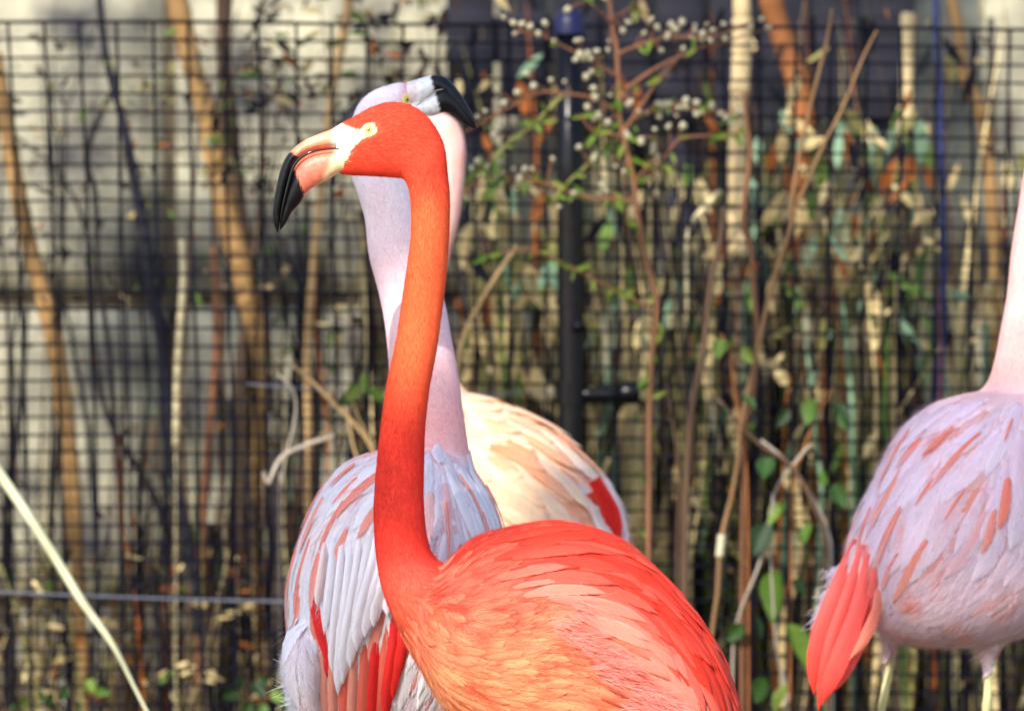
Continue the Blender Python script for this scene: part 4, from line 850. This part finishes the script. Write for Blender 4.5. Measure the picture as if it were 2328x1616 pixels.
for i, (x0, y0, x1, y1, wd, c) in enumerate([(930, 1200, 880, 1400, 32, LW), (915, 1190, 850, 1425, 34, LW * .98), (895, 1180, 830, 1450, 34, LW), (872, 1180, 812, 1480, 34, LW), (850, 1180, 796, 1520, 32, LW * 1.02), (828, 1190, 780, 1555, 32, LW), (806, 1190, 768, 1580, 30, LW * 1.02), (785, 1200, 755, 1530, 28, LW), (765, 1200, 742, 1430, 26, LW * .98), (745, 1210, 722, 1380, 24, np.array((.82, .66, .66)))]):
    quill(B, 'flight_feather', [(x0, y0), (x0 - (x0 - x1) * .45, y0 + (y1 - y0) * .4), (x1 + 4, y0 + (y1 - y0) * .8), (x1, y1)], wd, yb - .012 - .0012 * (i % 4), yb - .012, c * .98, c, 160 + i, 2.6, .019 + .0015 * (i % 4))
fuzz(B, 16000, lambda px, c, n: (px[:, 0] < 745) & (px[:, 1] > 1440) & (px[:, 1] < 1720), .020, .0005, .005, 71, .05, 'white_down', 1.1)
rt = [P(668 + random.uniform(-6, 14), y, YB - .09) for y in np.linspace(1500, 1610, 12)]; tufts(B, 'stray_down', rt, [(-1, 0, -.15)] * 12, .020, .0005, np.array((.8, .8, .82)), 72, 5, .4)
neckB = lambda px, c, n: (px[:, 1] < 1090) & (px[:, 1] > 195) & (px[:, 0] < 1090) & (px[:, 0] + px[:, 1] * .0 < 1090) & ~((px[:, 1] < 262) & (px[:, 0] > 925))
fuzz(B, 22000, neckB, .007, .0006, .0012, 43, .1); 
def clB(px, p, c, rr):
    k = np.clip((vn(p * np.array((1.3, 1, .5)), 40, 3) - .58) * 5, 0, 1) * .85; return mix(np.tile((.82, .77, .86), (len(p), 1)), np.array((.88, .32, .23)), k) * rr.uniform(.92, 1.04, (len(p), 1))
fuzz(B, 26000, lambda px, c, n: sm(px[:, 1], 1000, 1120) * (c[:, 2] > .5), .030, .0005, .0065, 44, .1, 'body_down', 1, clB, .5)

# ---- C: the peach flamingo farther back
YC = 1.0
def colC(px, co):
    x, y = px[:, 0], px[:, 1]; c = np.tile((.82, .52, .36), (len(x), 1)); c = mix(c, np.array((.78, .44, .40)), 1 - sm(y, 300, 950)); c = mix(c, np.array((.82, .56, .28)), sm(y, 1080, 1200) * (1 - sm(x, 1150, 1300)))
    nz = np.sin(x * .06 + y * .03) * np.sin(y * .05 - x * .02 + 1); c = mix(c, np.array((.80, .34, .20)), np.clip(nz, 0, 1) * .35); c[co[:, 2] < .46] = (.5, .45, .38); return c
flC = Flow([[(880, 280), (960, 270), (1010, 330), (1010, 420), (985, 560), (965, 700), (985, 820), (1010, 930), (1060, 1100), (1130, 1250)], [(1050, 890), (1180, 945), (1320, 1070), (1400, 1220), (1440, 1350)], [(1050, 980), (1180, 1050), (1290, 1160), (1350, 1300)], [(1060, 1150), (1150, 1190), (1240, 1280), (1330, 1380)]])
secC = [(870, 262, 872, 318, .014), (890, 250, 895, 335, .022), (925, 244, 930, 345, .025), (965, 245, 950, 350, .026), (1000, 254, 965, 362, .026), (1030, 268, 975, 372, .0255), (1050, 295, 978, 382, .025), (1059, 335, 980, 400, .025), (1057, 400, 975, 430, .025), (1046, 490, 958, 500, .025), (1026, 570, 938, 575, .026), (1005, 660, 915, 665, .027), (1000, 740, 915, 750, .029), (1012, 800, 925, 820, .032), (1040, 862, 940, 900, .04), (1080, 910, 955, 985, .055), (1110, 950, 980, 1060, .065)]
trC = [(965, 990, 965, 1080, .02), (985, 940, 985, 1180, .06), (1035, 895, 1035, 1310, .095), (1095, 900, 1100, 1390, .115), (1180, 934, 1180, 1430, .122), (1262, 985, 1255, 1445, .118), (1340, 1060, 1325, 1445, .10), (1395, 1140, 1385, 1430, .075), (1424, 1230, 1420, 1420, .045), (1440, 1320, 1438, 1405, .02)]
legs_heading = Vector((-1, -.2, 0))
C = make_bird('peach-white sunlit flamingo standing farther back, body behind the orange one\'s back', 'flamingos in the enclosure', YC, [secC, trC], leg_paths(1180, 1240, 1400, YC), .004, 4, colC, flC)
bk = lambda px, co: mix(np.tile((.74, .66, .64), (len(px), 1)), BLACK, 1 - sm(px[:, 0], 826, 834))
bill(C, 'upper_bill', [(880, 262, 880, 300, .0155), (855, 245, 860, 290, .016), (832, 228, 838, 276, .0155), (812, 230, 822, 274, .014), (796, 246, 812, 284, .012), (780, 264, 800, 300, .009), (764, 288, 786, 318, .006), (760, 330, 768, 334, .002)], YC, bk)
bill(C, 'lower_bill', [(884, 296, 880, 322, .014), (858, 288, 862, 324, .0155), (836, 274, 842, 318, .015), (820, 276, 828, 318, .013), (806, 290, 814, 326, .010), (790, 306, 798, 334, .007), (772, 330, 776, 340, .002)], YC, bk)
eye(C, 905, 285, .005, -1); eye(C, 905, 285, .005, 1)
trunkC = lambda px, c, n: (px[:, 1] > 890) & (c[:, 2] > .55) & (px[:, 0] > 1000)
def cC(px, p, rr):
    n = len(px); x = px[:, 0]; c = mix(np.tile((.84, .56, .36), (n, 1)), np.array((.78, .68, .66)), sm(x, 1180, 1330)); k = rr.random(n) < .38; c[k] = mix(c[k], np.array((.80, .24, .10)), rr.uniform(.3, .9, k.sum())); return c * rr.uniform(.92, 1.05, (n, 1)), mix(c, np.array((.82, .64, .46)), rr.uniform(.0, .6, n))
contour(C, 2500, .018, trunkC, (.04, .06), (.008, .012), .004, .0005, cC, 53)
contour(C, 700, .03, lambda px, c, n: (px[:, 0] > 1110) & (px[:, 1] < 1330) & (px[:, 1] > 930) & (c[:, 1] < YC + .02), (.07, .11), (.008, .014), .006, .004, cC, 54, 'wing_feather', 2.4, True, 1.1)
for i, (pts, wd, c) in enumerate([([(1350, 1090), (1380, 1140), (1396, 1190), (1400, 1290)], 40, RED), ([(1340, 1120), (1365, 1180), (1378, 1300)], 40, np.array((.8, .09, .05))), ([(1372, 1090), (1400, 1150), (1416, 1210), (1430, 1330)], 26, np.array((.74, .60, .64)))]):
    quill(C, 'tail_feather', pts, wd, YC - .115 + .03 * i, YC - .05, c, c, 80 + i)
fuzz(C, 9000, lambda px, c, n: (px[:, 1] < 960) & (px[:, 0] > 870), .007, .0007, .0012, 45, .1)

# ---- D: the pink flamingo at the edge
YD = .60
def colD(px, co):
    x, y = px[:, 0], px[:, 1]; c = np.tile((.82, .64, .68), (len(x), 1)); c = mix(c, np.array((.70, .38, .36)), 1 - sm(y, 850, 960)); nz = np.sin(x * .03 + y * .02) * np.sin(y * .04 - x * .02 + 1); c = mix(c, np.array((.76, .46, .46)), np.clip(nz, 0, 1) * .35)
    c = mix(c, np.array((.66, .40, .34)), sm(y, 1370, 1450) * .5); k = co[:, 2] < P(0, 1492, YD).z; yl = np.array((.62, .58, .30)); c[k] = yl * (.85 + .2 * np.sin(co[k, 2] * 90))[:, None]; return c
flD = Flow([[(2400, 300), (2370, 480), (2330, 700), (2290, 850), (2270, 930)], [(2210, 905), (2080, 985), (1985, 1110), (1930, 1260), (1890, 1400)], [(2270, 940), (2180, 1060), (2080, 1220), (1990, 1360), (1950, 1420)], [(2330, 950), (2310, 1100), (2260, 1230), (2160, 1340), (2080, 1400)], [(2420, 960), (2440, 1120), (2380, 1280), (2250, 1400)]])
secD = [(2390, 60, 2490, 60, .026), (2362, 200, 2468, 210, .027), (2342, 320, 2452, 330, .028), (2326, 400, 2440, 410, .0285), (2313, 480, 2430, 490, .029), (2299, 567, 2420, 580, .030), (2289, 668, 2410, 680, .032), (2277, 735, 2400, 745, .034), (2262, 812, 2395, 815, .038), (2246, 865, 2395, 870, .046), (2215, 905, 2400, 915, .06), (2190, 960, 2400, 980, .07)]
hdD = [(2390, 60, 2490, 60, .026), (2400, 0, 2500, 10, .026), (2420, -60, 2515, -30, .026), (2450, -105, 2530, -40, .025), (2490, -125, 2540, -40, .024), (2540, -125, 2555, -42, .023), (2590, -105, 2585, -35, .02), (2620, -80, 2610, -25, .015)]
trD = [(2250, 884, 2370, 880, .03), (2160, 903, 2420, 905, .075), (2100, 932, 2450, 935, .105), (2038, 995, 2475, 1000, .135), (1987, 1095, 2490, 1100, .155), (1946, 1180, 2492, 1190, .16), (1926, 1260, 2485, 1280, .155), (1940, 1345, 2455, 1345, .14), (1978, 1405, 2400, 1400, .115), (2025, 1445, 2330, 1440, .08), (2090, 1466, 2250, 1462, .04)]
legs_heading = Vector((.9, .4, 0))
ygr = lambda z: 0
kD = [([P(2236 + 16, 1400, YD - .02), P(2254, 1470, YD - .02), P(2250, 1500, YD - .02), P(2242, 1616, YD - .02), P(2232, 1800, YD - .02), P(2226, 1900, YD - .02), P(2240, 2300, YD), Vector((P(2245, 0, YD).x, YD, .010))], [.034, .013, .0068, .0066, .007, .0105, .0065, .007]),
      ([P(2046, 1410, YD + .09), P(2036, 1452, YD + .09), P(2026, 1500, YD + .09), P(2004, 1616, YD + .09), P(1975, 1780, YD + .09), P(1962, 1860, YD + .09), P(1985, 2300, YD + .09), Vector((P(1990, 0, YD).x, YD + .09, .010))], [.022, .008, .0068, .0068, .007, .0105, .0065, .007])]
D = make_bird('pink and lilac flamingo with red tail feathers, standing apart beside the climbing plant', 'flamingos in the enclosure', YD, [secD, hdD, trD], kD, .004, 4, colD, flD)
bd = lambda px, co: mix(np.tile((.74, .70, .70), (len(px), 1)), BLACK, sm(px[:, 0], 2672, 2680))
bill(D, 'upper_bill', [(2605, -95, 2605, -55, .015), (2640, -90, 2635, -50, .0155), (2670, -72, 2660, -38, .014), (2695, -40, 2680, -15, .011), (2710, 5, 2694, 12, .007), (2710, 40, 2704, 38, .002)], YD, bd)
bill(D, 'lower_bill', [(2600, -58, 2605, -25, .014), (2632, -54, 2632, -10, .0155), (2656, -40, 2654, 8, .014), (2676, -16, 2676, 24, .010), (2692, 12, 2694, 36, .006), (2703, 38, 2704, 42, .002)], YD - .001, bd)
eye(D, 2570, -75, .005, -1); eye(D, 2570, -75, .005, 1)
trunkD = lambda px, c, n: (px[:, 1] > 905) & (px[:, 1] < 1475)
def cD(px, p, rr):
    n = len(px); c = np.tile((.82, .64, .70), (n, 1)) * rr.uniform(.9, 1.06, (n, 1)); k = rr.random(n) < .18; c[k] = mix(c[k], np.array((.80, .28, .18)), rr.uniform(.4, .9, k.sum())); return mix(c, np.array((.76, .48, .46)), rr.uniform(0, .35, n)), c
contour(D, 4600, .0165, trunkD, (.045, .065), (.008, .012), .002, .0004, cD, 55)
def cDw(px, p, rr):
    n = len(px); c = np.tile((.82, .62, .74), (n, 1)) * rr.uniform(.92, 1.04, (n, 1)); k = rr.random(n) < .15; c2 = c.copy(); c2[k] = mix(c[k], np.array((.80, .22, .15)), rr.uniform(.2, .6, k.sum())); return c2, mix(c2, np.array((.78, .70, .78)), rr.uniform(.2, .8, n))
wingD = lambda px, c, n: inpoly(px, [(2230, 910), (2090, 950), (1990, 1110), (1940, 1250), (2010, 1290), (2150, 1200), (2300, 1150), (2400, 1000), (2400, 920)]) & (c[:, 1] < YD + .03)
contour(D, 1500, .025, wingD, (.08, .14), (.010, .017), .0025, .002, cDw, 56, 'wing_feather', 2.2, True, 1.02)
contour(D, 130, .040, wingD, (.04, .12), (.0025, .010), .0025, .005, cStreak, 58, 'coral_feather', 1.8, True, 1.0)
yd = YD - .12; TR = np.array((.86, .050, .030))
for i, (pts, wd, c, dy) in enumerate([([(1955, 1230), (1903, 1330), (1866, 1430), (1851, 1510), (1850, 1578)], 44, TR, .02), ([(1970, 1240), (1930, 1350), (1897, 1450), (1876, 1540), (1860, 1616)], 44, TR * 1.02, .012), ([(1985, 1260), (1955, 1370), (1925, 1460), (1890, 1540), (1868, 1600)], 50, TR, .004),
    ([(1995, 1290), (1985, 1370), (1955, 1450), (1915, 1530), (1880, 1582)], 44, np.array((.84, .09, .07)), -.004), ([(2000, 1330), (1992, 1390), (1965, 1450), (1930, 1500)], 30, np.array((.85, .22, .14)), -.008), ([(1990, 1350), (1960, 1400), (1930, 1430)], 22, np.array((.84, .12, .08)), -.012)]):
    quill(D, 'tail_feather', pts, wd * .95, yd + dy, yd + dy + .03, c * .75 + np.array((.74, .4, .42)) * .25, c, 90 + i, 2.2, .013 + .002 * i)
rt, dr = [], []
for x, y in ((1900, 1330), (1880, 1360), (1868, 1390), (1895, 1300), (1862, 1410), (1890, 1345)): rt.append(P(x + 8, y, YD + .03)); dr.append((-.6, 0, -.8))
tufts(D, 'rump_down', rt, dr, .014, .0005, np.array((.46, .42, .54)), 73, 120, .45)
rt, dr = [], []
for i in range(60): rt.append(surf(D, random.uniform(2005, 2220), random.uniform(1300, 1420), .004)); dr.append((-.7, -.2, -.5))
fuzz(D, 14000, lambda px, c, n: (px[:, 1] > 1290) & (px[:, 1] < 1480), .022, .0006, .006, 74, .08, 'belly_down', 1.0, None, 1.5)
def clD(px, p, c, rr):
    k = np.clip((vn(p * np.array((1.3, 1, .6)), 34, 9) - .52) * 4, 0, 1) * .85; return mix(np.tile((.80, .63, .78), (len(p), 1)), np.array((.88, .29, .23)), k) * rr.uniform(.92, 1.04, (len(p), 1))
fuzz(D, 10000, lambda px, c, n: (px[:, 1] < 980), .007, .0007, .0012, 46, .1); fuzz(D, 26000, lambda px, c, n: sm(px[:, 1], 890, 990) * (px[:, 1] < 1475), .030, .0005, .0065, 47, .1, 'body_down', 1, clD, .5)

# ------------------------------------------------------------------ unseen tree behind the photographer, its leaves laid out to shape the shade
def shade_tree():
    LT = 6.0; up = math.tan(SUN_EL)
    def at(p, q, l=0): return S_H * (LT + l) + P_H * p + Vector((0, 0, q + up * (LT + l)))
    rr = np.random.default_rng(17); base = at(2.3, 0); base.z = 0
    root = tag(empty('shade_tree', base), 'unseen broad-leaved tree behind the photographer, its leaves placed to shade the birds', 'tree')
    top = at(2.0, 2.6)
    tube('trunk', [base - Vector((0, 0, .1)), base.lerp(top, .3) + Vector((.08, 0, 0)), base.lerp(top, .7) - Vector((.06, 0, 0)), top], [.17, .14, .11, .06], M['bark'], root, 14, 5)
    V, F, Cc = [], [], []
    def put(p, q, L):
        c = at(p, q, rr.uniform(-.35, .35)); d = Vector(rr.normal(0, 1, 3)).normalized(); nn = (SUN + Vector(rr.normal(0, .45, 3))).normalized(); d = (d - nn * d.dot(nn)).normalized(); s = d.cross(nn); o = len(V)
        for t, w_ in ((-.5, .06), (-.2, .34), (.15, .36), (.5, .04)): V.append(c + d * L * t - s * L * w_); V.append(c + d * L * t + s * L * w_)
        col = GREEN[rr.integers(5)] * rr.uniform(.7, 1.1); Cc.extend([col] * 8)
        for i in range(3): F.append((o + 2 * i, o + 2 * i + 1, o + 2 * i + 3, o + 2 * i + 2))
    def field(poly, dens, L, keep=lambda p, q: True):
        a = np.array(poly); lo, hi = a.min(0), a.max(0); n_ = int((hi - lo).prod() * dens)
        pts = rr.uniform(lo, hi, (n_, 2)); pts = pts[inpoly(pts, poly)]
        for p, q in pts:
            if keep(p, q): put(p, q, rr.uniform(.7, 1.3) * L)
    def pq(x, y, Y): v = P(x, y, Y); return (v.dot(P_H), v.z + up * (-v.dot(S_H)))
    # leaves set across the sun's path to shade both pale birds and the orange neck
    field([pq(*t) for t in SHADE_B], 4200, .05); field([pq(*t) for t in SHADE_D], 3600, .05); field([pq(*t) for t in SHADE_A], 3600, .04)
    field([(-.345, 1.38), (-.28, 1.38), (-.20, 1.44), (-.14, 1.48), (-.14, 1.70), (-.29, 1.70), (-.345, 1.56)], 5200, .045)
    # sparser leaves, thinned by noise to throw flecks on the plants and wall behind
    a = [pq(-150, -80, 2.3), pq(2500, -80, 2.3), pq(2500, 1750, 2.3), pq(-150, 1750, 2.3)]
    field(a, 1500, .06, BG_KEEP)
    o = link('crown', mesh('crown', V, F, Cc), M['leaf'], root); o['kind'] = 'stuff'
    for p, q in ((.3, 1.35), (-.3, 1.0), (-.35, 1.6), (-.9, 2.6), (-1.5, 2.7), (-1.1, 3.1)):
        e = at(p, q, .35); m_ = top.lerp(e, .5) + Vector((0, 0, .35)); tube('limb', [top - Vector((0, 0, .05)), m_, e], [.03, .016, .004], M['bark'], root, 6, 5)
SHADE_B = [(640, 1000, YB), (780, 1010, YB), (850, 960, YB), (860, 870, YB), (1000, 850, YB), (1050, 880, YB), (1090, 1000, YB), (1150, 1180, YB), (1150, 1330, YB), (1000, 1400, YB), (995, 1600, YB), (975, 1950, YB), (560, 1950, YB), (600, 1200, YB)]
SHADE_A = [(830, 1000, 0), (990, 960, 0), (990, 1235, 0), (1060, 1230, 0), (1180, 1190, 0), (1180, 1230, 0), (1040, 1290, 0), (830, 1230, 0)]
SHADE_D = [(1820, 1000, YD), (2060, 900, YD), (2240, 925, YD), (2480, 930, YD), (2520, 1200, YD), (2480, 1500, YD), (2060, 1540, YD), (2020, 1540, YD), (2010, 1330, YD), (1930, 1260, YD), (1880, 1150, YD)]
def BG_KEEP(p, q):
    if abs(p + .61) < .05: return False
    v = noise.noise((p * 3.2 + 5, q * 3.2, 2)) * .7 + noise.noise((p * 9, q * 9, 7)) * .5
    return v > ((.12 if q < 2.5 else -.08) if p < -1.05 else (-.02 if q < 2.5 else .14))
shade_tree()
